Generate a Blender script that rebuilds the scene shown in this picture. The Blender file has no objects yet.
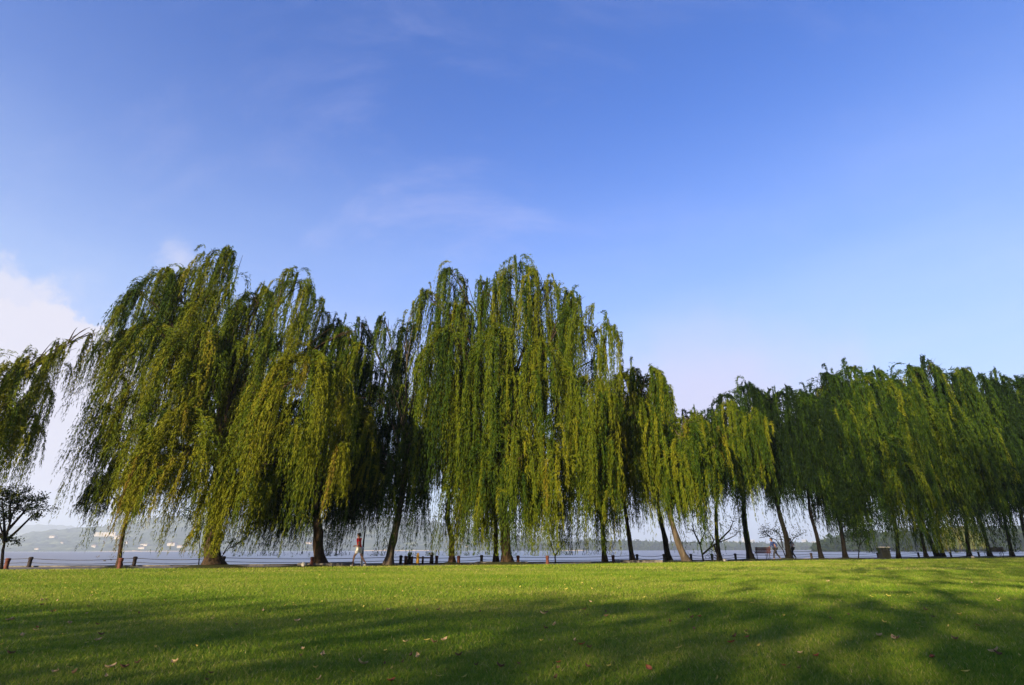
import bpy, math, random
import numpy as np
from mathutils import Vector, Matrix, noise as mn

random.seed(7)
RNG = np.random.default_rng(11)
S = bpy.context.scene
COL = S.collection
PI = math.pi

# ------------------------------------------------------------------ camera
CAMH = 0.8
F = 550.0
PITCH = math.radians(20.67)
ROLL = math.radians(0.12)
r0 = Vector((1, 0, 0))
fw = Vector((0, math.cos(PITCH), math.sin(PITCH)))
u0 = Vector((0, -math.sin(PITCH), math.cos(PITCH)))
rt = math.cos(ROLL) * r0 - math.sin(ROLL) * u0
up = math.sin(ROLL) * r0 + math.cos(ROLL) * u0
camd = bpy.data.cameras.new('camera')
camd.sensor_width = 36
camd.lens = 36 * F / 1024
camd.clip_end = 30000
camd.clip_start = 0.05
cam = bpy.data.objects.new('camera', camd)
COL.objects.link(cam)
M = Matrix((rt, up, -fw)).transposed().to_4x4()
M.translation = Vector((0, 0, CAMH))
cam.matrix_world = M
S.camera = cam


def ray(px, py):
    return fw + rt * ((px - 512) / F) + up * ((342.5 - py) / F)


def at(px, py, Y):
    """point at forward distance Y on the sight line of a photo position"""
    d = ray(px, py)
    return Vector((0, 0, CAMH)) + d * (Y / d.y)


def gx(px, Y, z=0.0):
    """world x of a photo column at distance Y and height z"""
    c = Y * math.cos(PITCH) + (z - CAMH) * math.sin(PITCH)
    return (px - 512) / F * c


# ------------------------------------------------------------------ helpers
def tag(o, label=None, cat=None, group=None, kind=None):
    if label: o['label'] = label
    if cat: o['category'] = cat
    if group: o['group'] = group
    if kind: o['kind'] = kind
    return o


def link(name, me, mat=None, parent=None):
    o = bpy.data.objects.new(name, me)
    COL.objects.link(o)
    if mat: me.materials.append(mat)
    if parent: o.parent = parent
    return o


def empty(name, loc=(0, 0, 0), rz=0):
    o = bpy.data.objects.new(name, None)
    COL.objects.link(o)
    o.location = loc
    o.rotation_euler = (0, 0, rz)
    o.empty_display_size = 0.2
    return o


def mesh_np(name, V, tri=None, quads=None, smooth=False, tint=None):
    me = bpy.data.meshes.new(name)
    V = np.asarray(V, dtype=np.float32)
    me.vertices.add(len(V))
    me.vertices.foreach_set('co', V.ravel())
    if tri is not None:
        Fc = np.asarray(tri, dtype=np.int32); k = 3
    else:
        Fc = np.asarray(quads, dtype=np.int32); k = 4
    n = len(Fc)
    me.loops.add(n * k)
    me.loops.foreach_set('vertex_index', Fc.ravel())
    me.polygons.add(n)
    me.polygons.foreach_set('loop_start', np.arange(0, n * k, k, dtype=np.int32))
    if smooth:
        me.polygons.foreach_set('use_smooth', np.ones(n, dtype=bool))
    if tint is not None:
        a = me.attributes.new('tint', 'FLOAT', 'FACE')
        a.data.foreach_set('value', np.asarray(tint, dtype=np.float32))
    me.update()
    return me


class MB:
    """collects shapes, then links them as one mesh object"""
    def __init__(s): s.v = []; s.f = []

    def add(s, V, Fc):
        b = len(s.v)
        s.v += [tuple(p) for p in V]
        s.f += [tuple(i + b for i in f) for f in Fc]

    def box(s, cx, cy, cz, sx, sy, sz, rz=0.0, bev=0.0):
        hx, hy, hz = sx / 2, sy / 2, sz / 2
        c, sn = math.cos(rz), math.sin(rz)
        if bev <= 0:
            P = [(x, y, z) for z in (-hz, hz) for x, y in ((-hx, -hy), (hx, -hy), (hx, hy), (-hx, hy))]
            Fc = [(0, 3, 2, 1), (4, 5, 6, 7), (0, 1, 5, 4), (1, 2, 6, 5), (2, 3, 7, 6), (3, 0, 4, 7)]
        else:
            P = []
            for z, k in ((-hz, bev), (-hz + bev, 0), (hz - bev, 0), (hz, bev)):
                a, b_ = hx - k, hy - k
                P += [(-a, -b_, z), (a, -b_, z), (a, b_, z), (-a, b_, z)]
            Fc = [(3, 2, 1, 0), (12, 13, 14, 15)]
            for l in range(3):
                for i in range(4):
                    j = (i + 1) % 4
                    Fc.append((l * 4 + i, l * 4 + j, l * 4 + 4 + j, l * 4 + 4 + i))
        s.add([(cx + x * c - y * sn, cy + x * sn + y * c, cz + z) for x, y, z in P], Fc)

    def tube(s, pts, rad, n=8, rough=0.0):
        pts = [Vector(p) for p in pts]
        if not hasattr(rad, '__len__'): rad = [rad] * len(pts)
        V = []; Fc = []
        ref = Vector((0.13, 1, 0.07)).normalized()
        for i, p in enumerate(pts):
            t = (pts[min(i + 1, len(pts) - 1)] - pts[max(i - 1, 0)])
            if t.length < 1e-9: t = Vector((0, 0, 1))
            t.normalize()
            a = t.cross(ref)
            if a.length < 0.05: a = t.cross(Vector((1, 0, 0)))
            a.normalize(); b_ = t.cross(a)
            for k in range(n):
                w = 2 * PI * k / n
                rr = rad[i]
                if rough:
                    rr *= 1 + rough * mn.noise(Vector((math.cos(w) * 1.5, math.sin(w) * 1.5, i * .35)) + p * .7) * 1.6
                V.append(p + a * (math.cos(w) * rr) + b_ * (math.sin(w) * rr))
        for i in range(len(pts) - 1):
            for k in range(n):
                j = (k + 1) % n
                Fc.append((i * n + k, i * n + j, (i + 1) * n + j, (i + 1) * n + k))
        Fc.append(tuple(range(n))); Fc.append(tuple((len(pts) - 1) * n + k for k in reversed(range(n))))
        s.add(V, Fc)

    def lathe(s, cx, cy, prof, n=14):
        s_v = []
        for r, z in prof:
            for k in range(n):
                w = 2 * PI * k / n
                s_v.append((cx + r * math.cos(w), cy + r * math.sin(w), z))
        Fc = []
        for i in range(len(prof) - 1):
            for k in range(n):
                j = (k + 1) % n
                Fc.append((i * n + k, i * n + j, (i + 1) * n + j, (i + 1) * n + k))
        Fc.append(tuple(reversed(range(n)))); Fc.append(tuple((len(prof) - 1) * n + k for k in range(n)))
        s.add(s_v, Fc)

    def build(s, name, mat=None, parent=None, smooth=True):
        me = bpy.data.meshes.new(name)
        me.from_pydata(s.v, [], s.f)
        if smooth:
            me.polygons.foreach_set('use_smooth', [True] * len(me.polygons))
        me.update()
        return link(name, me, mat, parent)


# ------------------------------------------------------------------ materials
def mat(name):
    m = bpy.data.materials.new(name)
    m.use_nodes = True
    nt = m.node_tree
    bs = nt.nodes.get('Principled BSDF')
    return m, nt, bs


def ramp(nt, stops, interp='LINEAR'):
    n = nt.nodes.new('ShaderNodeValToRGB')
    n.color_ramp.interpolation = interp
    e = n.color_ramp.elements
    e[0].position, e[0].color = stops[0][0], (*stops[0][1], 1)
    e[1].position, e[1].color = stops[-1][0], (*stops[-1][1], 1)
    for p, c in stops[1:-1]:
        x = e.new(p); x.color = (*c, 1)
    return n


def noise_mat(name, c1, c2, scale, rough=0.8, bump=0.3, detail=6, stretch=(1, 1, 1), spec=0.3, c3=None, dist=0.02):
    m, nt, bs = mat(name)
    L = nt.links.new
    tc = nt.nodes.new('ShaderNodeTexCoord')
    mp = nt.nodes.new('ShaderNodeMapping'); mp.inputs['Scale'].default_value = stretch
    L(tc.outputs['Object'], mp.inputs['Vector'])
    n = nt.nodes.new('ShaderNodeTexNoise'); n.inputs['Scale'].default_value = scale; n.inputs['Detail'].default_value = detail
    n.inputs['Roughness'].default_value = 0.65
    L(mp.outputs[0], n.inputs['Vector'])
    st = [(0.3, c1), (0.7, c2)] if c3 is None else [(0.28, c1), (0.5, c2), (0.72, c3)]
    r = ramp(nt, st)
    L(n.outputs['Fac'], r.inputs['Fac']); L(r.outputs['Color'], bs.inputs['Base Color'])
    bs.inputs['Roughness'].default_value = rough
    bs.inputs['Specular IOR Level'].default_value = spec
    if bump:
        b = nt.nodes.new('ShaderNodeBump'); b.inputs['Strength'].default_value = bump; b.inputs['Distance'].default_value = dist
        L(n.outputs['Fac'], b.inputs['Height']); L(b.outputs['Normal'], bs.inputs['Normal'])
    return m


def leaf_mat(name, stops, transl=0.35, rough=0.7):
    m, nt, bs = mat(name)
    L = nt.links.new
    at_ = nt.nodes.new('ShaderNodeAttribute'); at_.attribute_name = 'tint'
    r = ramp(nt, stops)
    L(at_.outputs['Fac'], r.inputs['Fac'])
    L(r.outputs['Color'], bs.inputs['Base Color'])
    bs.inputs['Roughness'].default_value = rough
    bs.inputs['Specular IOR Level'].default_value = 0.08
    tr = nt.nodes.new('ShaderNodeBsdfTranslucent')
    hs = nt.nodes.new('ShaderNodeHueSaturation'); hs.inputs['Value'].default_value = 1.2; hs.inputs['Hue'].default_value = 0.49
    L(r.outputs['Color'], hs.inputs['Color']); L(hs.outputs[0], tr.inputs['Color'])
    mx = nt.nodes.new('ShaderNodeMixShader'); mx.inputs[0].default_value = transl
    out = nt.nodes.get('Material Output')
    L(bs.outputs[0], mx.inputs[1]); L(tr.outputs[0], mx.inputs[2]); L(mx.outputs[0], out.inputs['Surface'])
    return m


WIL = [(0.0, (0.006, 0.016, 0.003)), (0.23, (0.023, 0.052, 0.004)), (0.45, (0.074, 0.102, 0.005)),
       (0.8, (0.158, 0.158, 0.008)), (1.0, (0.130, 0.090, 0.014))]  # dark end also carries the shade on shaded willows
M_willow = leaf_mat('willow_leaves', WIL, 0.12)
M_dark = leaf_mat('dark_leaves', [(0, (0.014, 0.028, 0.010)), (1, (0.05, 0.075, 0.02))], 0.2)
M_bark = noise_mat('willow_bark', (0.012, 0.008, 0.006), (0.070, 0.046, 0.028), 9, 0.9, 0.9, 8, (1, 1, 0.22), 0.15, dist=0.05)
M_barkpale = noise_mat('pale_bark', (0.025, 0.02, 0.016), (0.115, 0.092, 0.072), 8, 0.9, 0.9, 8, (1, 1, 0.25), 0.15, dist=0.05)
M_barkdarkshaded = noise_mat('dark_shaded_bark', (0.003, 0.0025, 0.002), (0.008, 0.006, 0.005), 9, 0.9, 0.9, 8, (1, 1, 0.22), 0.15, dist=0.05)  # shade on the right-hand trunks is put into this colour; also shrub bark
M_path = noise_mat('asphalt', (0.12, 0.11, 0.105), (0.20, 0.185, 0.17), 3.0, 0.9, 0.15, 10, spec=0.15)
M_stone = noise_mat('kerb_stone', (0.09, 0.085, 0.08), (0.22, 0.20, 0.18), 5, 0.9, 0.5, 8)
M_stonepale = noise_mat('pale_stone', (0.30, 0.29, 0.27), (0.5, 0.49, 0.46), 6, 0.8, 0.4, 8)
M_soil = noise_mat('soil', (0.020, 0.022, 0.008), (0.055, 0.062, 0.018), 6, 1.0, 0.8, 8, spec=0.1)
M_redpost = noise_mat('brown_red_paint', (0.07, 0.022, 0.016), (0.125, 0.04, 0.026), 12, 0.7, 0.2)
M_darkpost = noise_mat('dark_paint', (0.015, 0.011, 0.012), (0.032, 0.02, 0.018), 12, 0.7, 0.2)
M_yellow = noise_mat('yellow_paint', (0.60, 0.30, 0.03), (0.75, 0.42, 0.05), 8, 0.6, 0.1)
M_white = noise_mat('white_paint', (0.5, 0.48, 0.45), (0.66, 0.64, 0.61), 8, 0.6, 0.1)
M_iron = noise_mat('black_iron', (0.02, 0.02, 0.022), (0.045, 0.045, 0.05), 20, 0.5, 0.1)
M_redwood = noise_mat('red_wood', (0.06, 0.016, 0.012), (0.11, 0.028, 0.018), 6, 0.6, 0.2, stretch=(1, 8, 8))
M_bin = noise_mat('bin_paint', (0.008, 0.010, 0.008), (0.02, 0.022, 0.018), 8, 0.6, 0.1)
M_skin = noise_mat('skin', (0.36, 0.19, 0.12), (0.42, 0.24, 0.16), 5, 0.6, 0)
M_red = noise_mat('red_cloth', (0.70, 0.02, 0.02), (0.80, 0.035, 0.03), 8, 0.8, 0.1)
M_wcloth = noise_mat('white_cloth', (0.65, 0.63, 0.6), (0.78, 0.76, 0.74), 8, 0.8, 0.1)
M_hair = noise_mat('black_hair', (0.012, 0.01, 0.01), (0.03, 0.025, 0.022), 30, 0.6, 0.2)
M_navy = noise_mat('navy_cloth', (0.015, 0.03, 0.12), (0.03, 0.05, 0.17), 8, 0.8, 0.1)
M_black = noise_mat('black_cloth', (0.012, 0.012, 0.016), (0.03, 0.03, 0.035), 8, 0.8, 0.1)
M_grey = noise_mat('grey_cloth', (0.25, 0.25, 0.3), (0.35, 0.35, 0.4), 8, 0.8, 0.1)
M_duck = noise_mat('duck_feathers', (0.03, 0.025, 0.02), (0.08, 0.06, 0.045), 12, 0.7, 0.1)
M_wallpale = noise_mat('pale_render', (0.28, 0.25, 0.21), (0.40, 0.36, 0.31), 0.05, 0.8, 0)
M_roof = noise_mat('tile_roof', (0.22, 0.12, 0.09), (0.32, 0.18, 0.12), 0.1, 0.8, 0)
M_glassd = noise_mat('window_glass', (0.05, 0.06, 0.08), (0.09, 0.10, 0.12), 0.1, 0.2, 0, spec=0.5)
M_tower = noise_mat('tower_concrete', (0.35, 0.35, 0.36), (0.45, 0.45, 0.45), 0.02, 0.8, 0)


def lawn_material():
    m, nt, bs = mat('mown_grass')
    L = nt.links.new
    tc = nt.nodes.new('ShaderNodeTexCoord')

    def nz(scale, detail=4, stretch=(1, 1, 1), rough=0.6):
        mp = nt.nodes.new('ShaderNodeMapping'); mp.inputs['Scale'].default_value = stretch
        L(tc.outputs['Object'], mp.inputs['Vector'])
        n = nt.nodes.new('ShaderNodeTexNoise'); n.inputs['Scale'].default_value = scale; n.inputs['Detail'].default_value = detail
        n.inputs['Roughness'].default_value = rough
        L(mp.outputs[0], n.inputs['Vector'])
        return n.outputs['Fac']
    big = nz(0.22, 5, (1, 1.8, 1)); mid = nz(1.6, 6, (1, 1.5, 1)); fine = nz(55, 6, rough=0.8)
    a = nt.nodes.new('ShaderNodeMath'); a.operation = 'MULTIPLY_ADD'; a.inputs[1].default_value = 0.55
    L(mid, a.inputs[0])
    b = nt.nodes.new('ShaderNodeMath'); b.operation = 'MULTIPLY'; b.inputs[1].default_value = 0.45
    L(big, b.inputs[0]); L(b.outputs[0], a.inputs[2])
    r = ramp(nt, [(0.36, (0.088, 0.165, 0.014)), (0.5, (0.170, 0.228, 0.024)), (0.62, (0.31, 0.30, 0.075))])
    L(a.outputs[0], r.inputs['Fac'])
    mx = nt.nodes.new('ShaderNodeMix'); mx.data_type = 'RGBA'; mx.blend_type = 'MULTIPLY'; mx.inputs[0].default_value = 0.9
    r2 = ramp(nt, [(0.3, (0.45, 0.45, 0.45)), (0.7, (1.35, 1.35, 1.25))])
    L(fine, r2.inputs['Fac']); L(r.outputs['Color'], mx.inputs[6]); L(r2.outputs['Color'], mx.inputs[7])
    L(mx.outputs[2], bs.inputs['Base Color'])
    bs.inputs['Roughness'].default_value = 0.9; bs.inputs['Specular IOR Level'].default_value = 0.1
    bm = nt.nodes.new('ShaderNodeBump'); bm.inputs['Strength'].default_value = 0.8; bm.inputs['Distance'].default_value = 0.04
    L(fine, bm.inputs['Height']); L(bm.outputs['Normal'], bs.inputs['Normal'])
    return m


M_lawn = lawn_material()
M_blade = leaf_mat('grass_blades', [(0, (0.068, 0.160, 0.012)), (0.5, (0.165, 0.250, 0.022)), (0.85, (0.30, 0.31, 0.06)), (1, (0.42, 0.36, 0.15))], 0.3)


def water_material():
    m, nt, bs = mat('lake_water')
    L = nt.links.new
    tc = nt.nodes.new('ShaderNodeTexCoord')
    mp = nt.nodes.new('ShaderNodeMapping'); mp.inputs['Scale'].default_value = (0.35, 1.0, 1)
    L(tc.outputs['Object'], mp.inputs['Vector'])
    n = nt.nodes.new('ShaderNodeTexNoise'); n.inputs['Scale'].default_value = 0.9; n.inputs['Detail'].default_value = 5
    L(mp.outputs[0], n.inputs['Vector'])
    n2 = nt.nodes.new('ShaderNodeTexNoise'); n2.inputs['Scale'].default_value = 0.02; n2.inputs['Detail'].default_value = 3
    L(mp.outputs[0], n2.inputs['Vector'])
    bm = nt.nodes.new('ShaderNodeBump'); bm.inputs['Strength'].default_value = 0.55; bm.inputs['Distance'].default_value = 0.25
    L(n.outputs['Fac'], bm.inputs['Height']); L(bm.outputs['Normal'], bs.inputs['Normal'])
    r = ramp(nt, [(0.35, (0.09, 0.10, 0.13)), (0.65, (0.14, 0.15, 0.18))])
    L(n2.outputs['Fac'], r.inputs['Fac']); L(r.outputs['Color'], bs.inputs['Base Color'])
    bs.inputs['Roughness'].default_value = 0.35
    return m


M_water = water_material()
M_hill = noise_mat('hill_woods', (0.012, 0.026, 0.014), (0.035, 0.055, 0.024), 0.016, 0.95, 0.6, 12, c3=(0.20, 0.22, 0.11), spec=0.1, dist=12)

# ------------------------------------------------------------------ shore curves (px, Y)
def curve(pts):
    P = [(gx(px, Y), Y) for px, Y in pts]
    xs = np.array([p[0] for p in P]); ys = np.array([p[1] for p in P])
    def f(x):
        x = float(x)
        if x < xs[0]: return ys[0] + (x - xs[0]) * 0.12
        if x > xs[-1]: return ys[-1] + (x - xs[-1]) * 0.42
        return float(np.interp(x, xs, ys))
    return f


lawn_edge = curve([(0, 26.3), (212, 28.0), (340, 30.2), (512, 32.6), (660, 36.4), (800, 43), (1024, 52)])
water_edge = curve([(0, 31.8), (200, 33.4), (320, 35.6), (480, 38.2), (600, 41), (740, 48.5), (900, 59), (1024, 68)])
for_x = sorted(set(list(np.arange(-140, 200.1, 2.0)) + [-900, -400, 400, 1000]))


def strip(name, fa, fb, z, m, zedge=None):
    V = []; Fc = []
    for i, x in enumerate(for_x):
        V += [(x, fa(x), z), (x, fb(x), z)]
        if i: Fc.append((2 * i - 2, 2 * i, 2 * i + 1, 2 * i - 1))
    me = bpy.data.meshes.new(name); me.from_pydata(V, [], Fc); me.update()
    return link(name, me, m)


# lawn: gentle swell, raised a few centimetres over the path
LZ = 0.03
def lawn_z(x, y):
    return LZ + 0.05 * mn.noise(Vector((x * 0.09, y * 0.09, 0))) * min(1, max(0, (lawn_edge(x) - y) / 3))


V = []; Fc = []
xs_l = sorted(set([-900, -400, -200] + list(np.arange(-100, 140.1, 2.0)) + [200, 400, 1000]))
ts = [-1500, -500, -200, -120, -60] + list(range(-40, 0, 5))
nt_ = 26
for x in xs_l:
    e = lawn_edge(x)
    ys = ts + [e * k / nt_ for k in range(nt_ + 1)]
    for y in ys:
        V.append((x, y, lawn_z(x, y)))
    V.append((x, e + 0.03, -0.05))
rows = len(ts) + nt_ + 2
for i in range(len(xs_l) - 1):
    for j in range(rows - 1):
        a = i * rows + j
        Fc.append((a, a + rows, a + rows + 1, a + 1))
me = bpy.data.meshes.new('lawn'); me.from_pydata(V, [], Fc)
me.polygons.foreach_set('use_smooth', [True] * len(me.polygons)); me.update()
tag(link('lawn', me, M_lawn), 'wide mown green lawn in front of the willows', kind='structure')
tag(strip('path', lambda x: lawn_edge(x) - 0.5, lambda x: water_edge(x) - 0.35, 0.0, M_path), 'grey lakeside path', kind='structure')
# stone kerb along the water
V = []; Fc = []
for i, x in enumerate(for_x):
    w = water_edge(x)
    V += [(x, w - 0.35, -0.02), (x, w - 0.35, 0.06), (x, w, 0.06), (x, w + 0.02, -1.6)]
    if i:
        a = 4 * (i - 1); b = 4 * i
        for k in range(3): Fc.append((a + k, b + k, b + k + 1, a + k + 1))
me = bpy.data.meshes.new('kerb'); me.from_pydata(V, [], Fc); me.update()
tag(link('kerb', me, M_stone), 'stone kerb along the water', kind='structure')
me = mesh_np('lake', [(-9000, 10, -1.0), (9000, 10, -1.0), (9000, 11000, -1.0), (-9000, 11000, -1.0)], quads=[(0, 1, 2, 3)])
tag(link('water', me, M_water), 'calm blue grey lake', kind='structure')


# ------------------------------------------------------------------ grass blades on the near lawn
def blades(n):
    # denser near the camera
    y = 3.2 + (RNG.random(n) ** 1.9) * 19.0
    hw = y * 1.0 + 1.5
    x = (RNG.random(n) * 2 - 1) * hw
    # tufty clumping
    x += 0.05 * np.sin(y * 23 + x * 7); y += 0.05 * np.sin(x * 19)
    z = np.array([lawn_z(a, b) for a, b in zip(x, y)])
    sc = 0.75 + y / 16.0
    h = (0.016 + 0.02 * RNG.random(n)) * sc
    w = (0.0022 + 0.0018 * RNG.random(n)) * sc
    a = RNG.random(n) * 2 * PI
    lean = h * (0.3 + 0.9 * RNG.random(n)); la = RNG.random(n) * 2 * PI
    P = np.stack([x, y, z - 0.002], 1)
    sd = np.stack([np.cos(a), np.sin(a), np.zeros(n)], 1) * w[:, None]
    tip = P + np.stack([np.cos(la) * lean, np.sin(la) * lean, h], 1)
    V = np.empty((n * 3, 3)); V[0::3] = P - sd; V[1::3] = P + sd; V[2::3] = tip
    T = np.arange(n * 3).reshape(n, 3)
    patch = 0.5 + 0.5 * np.sin(x * 0.9 + 1.7 * np.sin(y * 0.6)) * np.cos(y * 1.1 + x * 0.35)
    tint = np.clip(0.25 + 0.35 * patch + 0.22 * RNG.standard_normal(n), 0, 0.93)
    tint[RNG.random(n) < 0.02] = 1.0
    return mesh_np('grass', V, tri=T, tint=tint)


def blades_far(n):
    y = 14 + RNG.random(n) ** 0.8 * 38.0
    x = (RNG.random(n) * 2 - 1) * (y * 1.0 + 2)
    e = np.array([lawn_edge(v) for v in x]); ok = y < e - 0.1
    x = x[ok]; y = y[ok]; n = len(x)
    z = np.array([lawn_z(a, b) for a, b in zip(x, y)])
    sc = y / 16.0
    h = (0.018 + 0.024 * RNG.random(n)) * sc; w = (0.004 + 0.003 * RNG.random(n)) * sc
    a = RNG.random(n) * 2 * PI; la = RNG.random(n) * 2 * PI; lean = h * (0.2 + 0.8 * RNG.random(n))
    P = np.stack([x, y, z - 0.002], 1)
    sd = np.stack([np.cos(a), np.sin(a), np.zeros(n)], 1) * w[:, None]
    tip = P + np.stack([np.cos(la) * lean, np.sin(la) * lean, h], 1)
    V = np.empty((n * 3, 3)); V[0::3] = P - sd; V[1::3] = P + sd; V[2::3] = tip
    patch = 0.5 + 0.5 * np.sin(x * 0.5 + 1.7 * np.sin(y * 0.4)) * np.cos(y * 0.9 + x * 0.2)
    tint = np.clip(0.36 + 0.42 * patch + 0.2 * RNG.standard_normal(n), 0, 1)
    return mesh_np('grass', V, tri=np.arange(n * 3).reshape(n, 3), tint=tint)


tag(link('grass', blades_far(300000), M_blade), 'longer rough grass blades over the far part of the lawn', 'grass', kind='stuff')
tag(link('grass', blades(620000), M_blade), 'short blades of mown grass standing up out of the lawn', 'grass', kind='stuff')

# ------------------------------------------------------------------ willows
UP = np.array([0, 0, 1.0])


def strand_cloud(lobes, wind, leaf_len, leaf_w, step, dens, tree_tint, seed):
    """hanging leafy strands. lobe = (cx, cy, ztop, rx, ry, rz, zbot, density, tint)"""
    rg = np.random.default_rng(seed)
    Vs = []; Ts = []
    more = []
    for l in lobes:
        cx, cy, zt, rx, ry, rz, zb, dn, tn = l
        if rx < 0.8: continue
        ln = zt - zb
        for q in range(6 if rx > 1.6 else 4):
            w = rg.random() * 2 * PI; k = rg.uniform(.28, .55)
            dz = rg.uniform(-.02, .45) * ln if q else rg.uniform(-0.05, .03) * ln
            zt2 = zt - rz * .6 - dz if q else zt - dz - .15
            f = rg.uniform(.55, .9) if q else rg.uniform(.15, .5)
            more.append((cx + math.cos(w) * rx * f, cy - abs(math.sin(w)) * ry * f, zt2, rx * k, ry * k, rx * k * .6,
                         max(zb, zt2 - ln * rg.uniform(.25, .6)), dn * .8, tn + rg.normal(0.02, .07)))
    for (cx, cy, zt, rx, ry, rz, zb, dn, tn) in list(lobes) + more:
        area = PI * rx * ry
        nT = max(5, int(area * dens * dn * .64 + 3))
        k = 6
        # tassels gather in locks with gaps between them
        nC = max(4, int(nT / 5)); ci = rg.integers(0, nC, nT)
        sp = 0.17 / max(rx, .6)
        sp = sp * np.where(rg.random(nT) < .45, 3.2, 1.0)
        rrc = np.sqrt(rg.random(nC) * 0.96 + 0.04)
        phi = (rg.random(nC) * 2 * PI)[ci] + rg.normal(0, sp, nT) / np.maximum(rrc[ci], .25)
        rr = np.clip(rrc[ci] + rg.normal(0, sp, nT), .05, 1.12)
        lenf = (0.50 + 0.70 * rg.random(nC) ** 0.65)[ci] * (1 + rg.normal(0, .13, nT))
        tt = tn + rg.normal(0, 0.075, nC)[ci] + rg.normal(0, .09, nT)
        out = rg.random(nT) < 0.05
        rep = lambda a: np.repeat(a, k)
        N = nT * k
        phi = rep(phi) + rg.normal(0, 0.035, N)
        rr = rep(rr) + rg.normal(0, 0.02, N)
        r_in = np.clip(rr - 0.30 - 0.6 * rg.random(N), 0.0, 1)
        R = rr; tx = rx * np.cos(phi); ty = ry * np.sin(phi)
        rad = np.hypot(tx, ty)
        span = (R - r_in) * rad
        a = 0.48 * span + 0.22
        z0 = zt - 0.45 * a - rz * np.clip(R, 0, 1.1) ** 3.2 + rg.normal(0, 0.07, N)
        z0 = z0 + rep(out * rg.random(nT)) * 0.8 * min(1.3, rx)
        L = (z0 - zb) * rep(lenf) * (0.80 + 0.25 * rg.random(N))
        L = np.where(rep(out), L * 0.35, L)
        L = np.maximum(L, 0.8)
        # leaves
        cnt = np.maximum(4, (L / step).astype(int))
        idx = np.repeat(np.arange(N), cnt)
        n = len(idx)
        s = rg.random(n) * L[idx]
        ai = a[idx]
        hr = (r_in * rad)[idx] + span[idx] * (1 - np.exp(-s / ai))
        z = z0[idx] + 0.45 * ai * (1 - np.exp(-s / (0.5 * ai))) - (s - ai * (1 - np.exp(-s / ai)))
        ux = (tx / np.maximum(rad, 1e-6))[idx]; uy = (ty / np.maximum(rad, 1e-6))[idx]
        sw = (rg.normal(0, 0.035, N) + rep(rg.normal(0, .065, nC)[ci] + rg.normal(0, .03, nT)))[idx]
        hang = np.maximum(s - ai, 0)
        x = cx + ux * hr - (wind * 0.75 + sw) * hang - wind * 0.035 * hang ** 1.6 * 0.6
        y = cy + uy * hr + rg.normal(0, 0.035, N)[idx] * hang
        wob = rg.random(N)[idx] * 6.28
        x = x + 0.05 * np.sin(s * 1.7 + wob) * np.minimum(hang, 1)
        # direction
        dz = 0.9 * np.exp(-s / (0.5 * ai)) - (1 - np.exp(-s / ai))
        dh = span[idx] / ai * np.exp(-s / ai)
        D = np.stack([ux * dh - wind * (s > ai), uy * dh, dz], 1) + rg.normal(0, 0.24, (n, 3))
        D /= np.maximum(np.linalg.norm(D, axis=1, keepdims=True), 1e-6)
        Q = rg.normal(0, 1, (n, 3)); Sd = np.cross(D, Q); Sd /= np.maximum(np.linalg.norm(Sd, axis=1, keepdims=True), 1e-6)
        ll = leaf_len * (0.6 + 0.7 * rg.random(n)); lw = leaf_w * (0.65 + 0.6 * rg.random(n))
        taper = 1.0 - 0.45 * (s / L[idx]) ** 3
        lw = lw * taper
        P = np.stack([x, y, z], 1)
        off = rg.normal(0, 0.022, (n, 3)) * (leaf_len / 0.2)
        P = P + off
        V = np.empty((n * 3, 3))
        V[0::3] = P - Sd * (lw / 2)[:, None]; V[1::3] = P + Sd * (lw / 2)[:, None]; V[2::3] = P + D * ll[:, None]
        Vs.append(V)
        Ts.append(np.clip(tree_tint - 0.02 + 1.15 * rep(tt)[idx] + rg.normal(0, 0.07, n), 0, 1))
    V = np.concatenate(Vs); T = np.arange(len(V)).reshape(-1, 3)
    V[:, 2] = np.where(V[:, 2] < 0.5, 0.5 + (0.5 - V[:, 2]) * 0.12, V[:, 2])
    return V, T, np.concatenate(Ts)


def bez(a, b, c, n):
    return [a * (1 - t) ** 2 + b * (2 * t * (1 - t)) + c * t * t for t in [i / (n - 1) for i in range(n)]]


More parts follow.
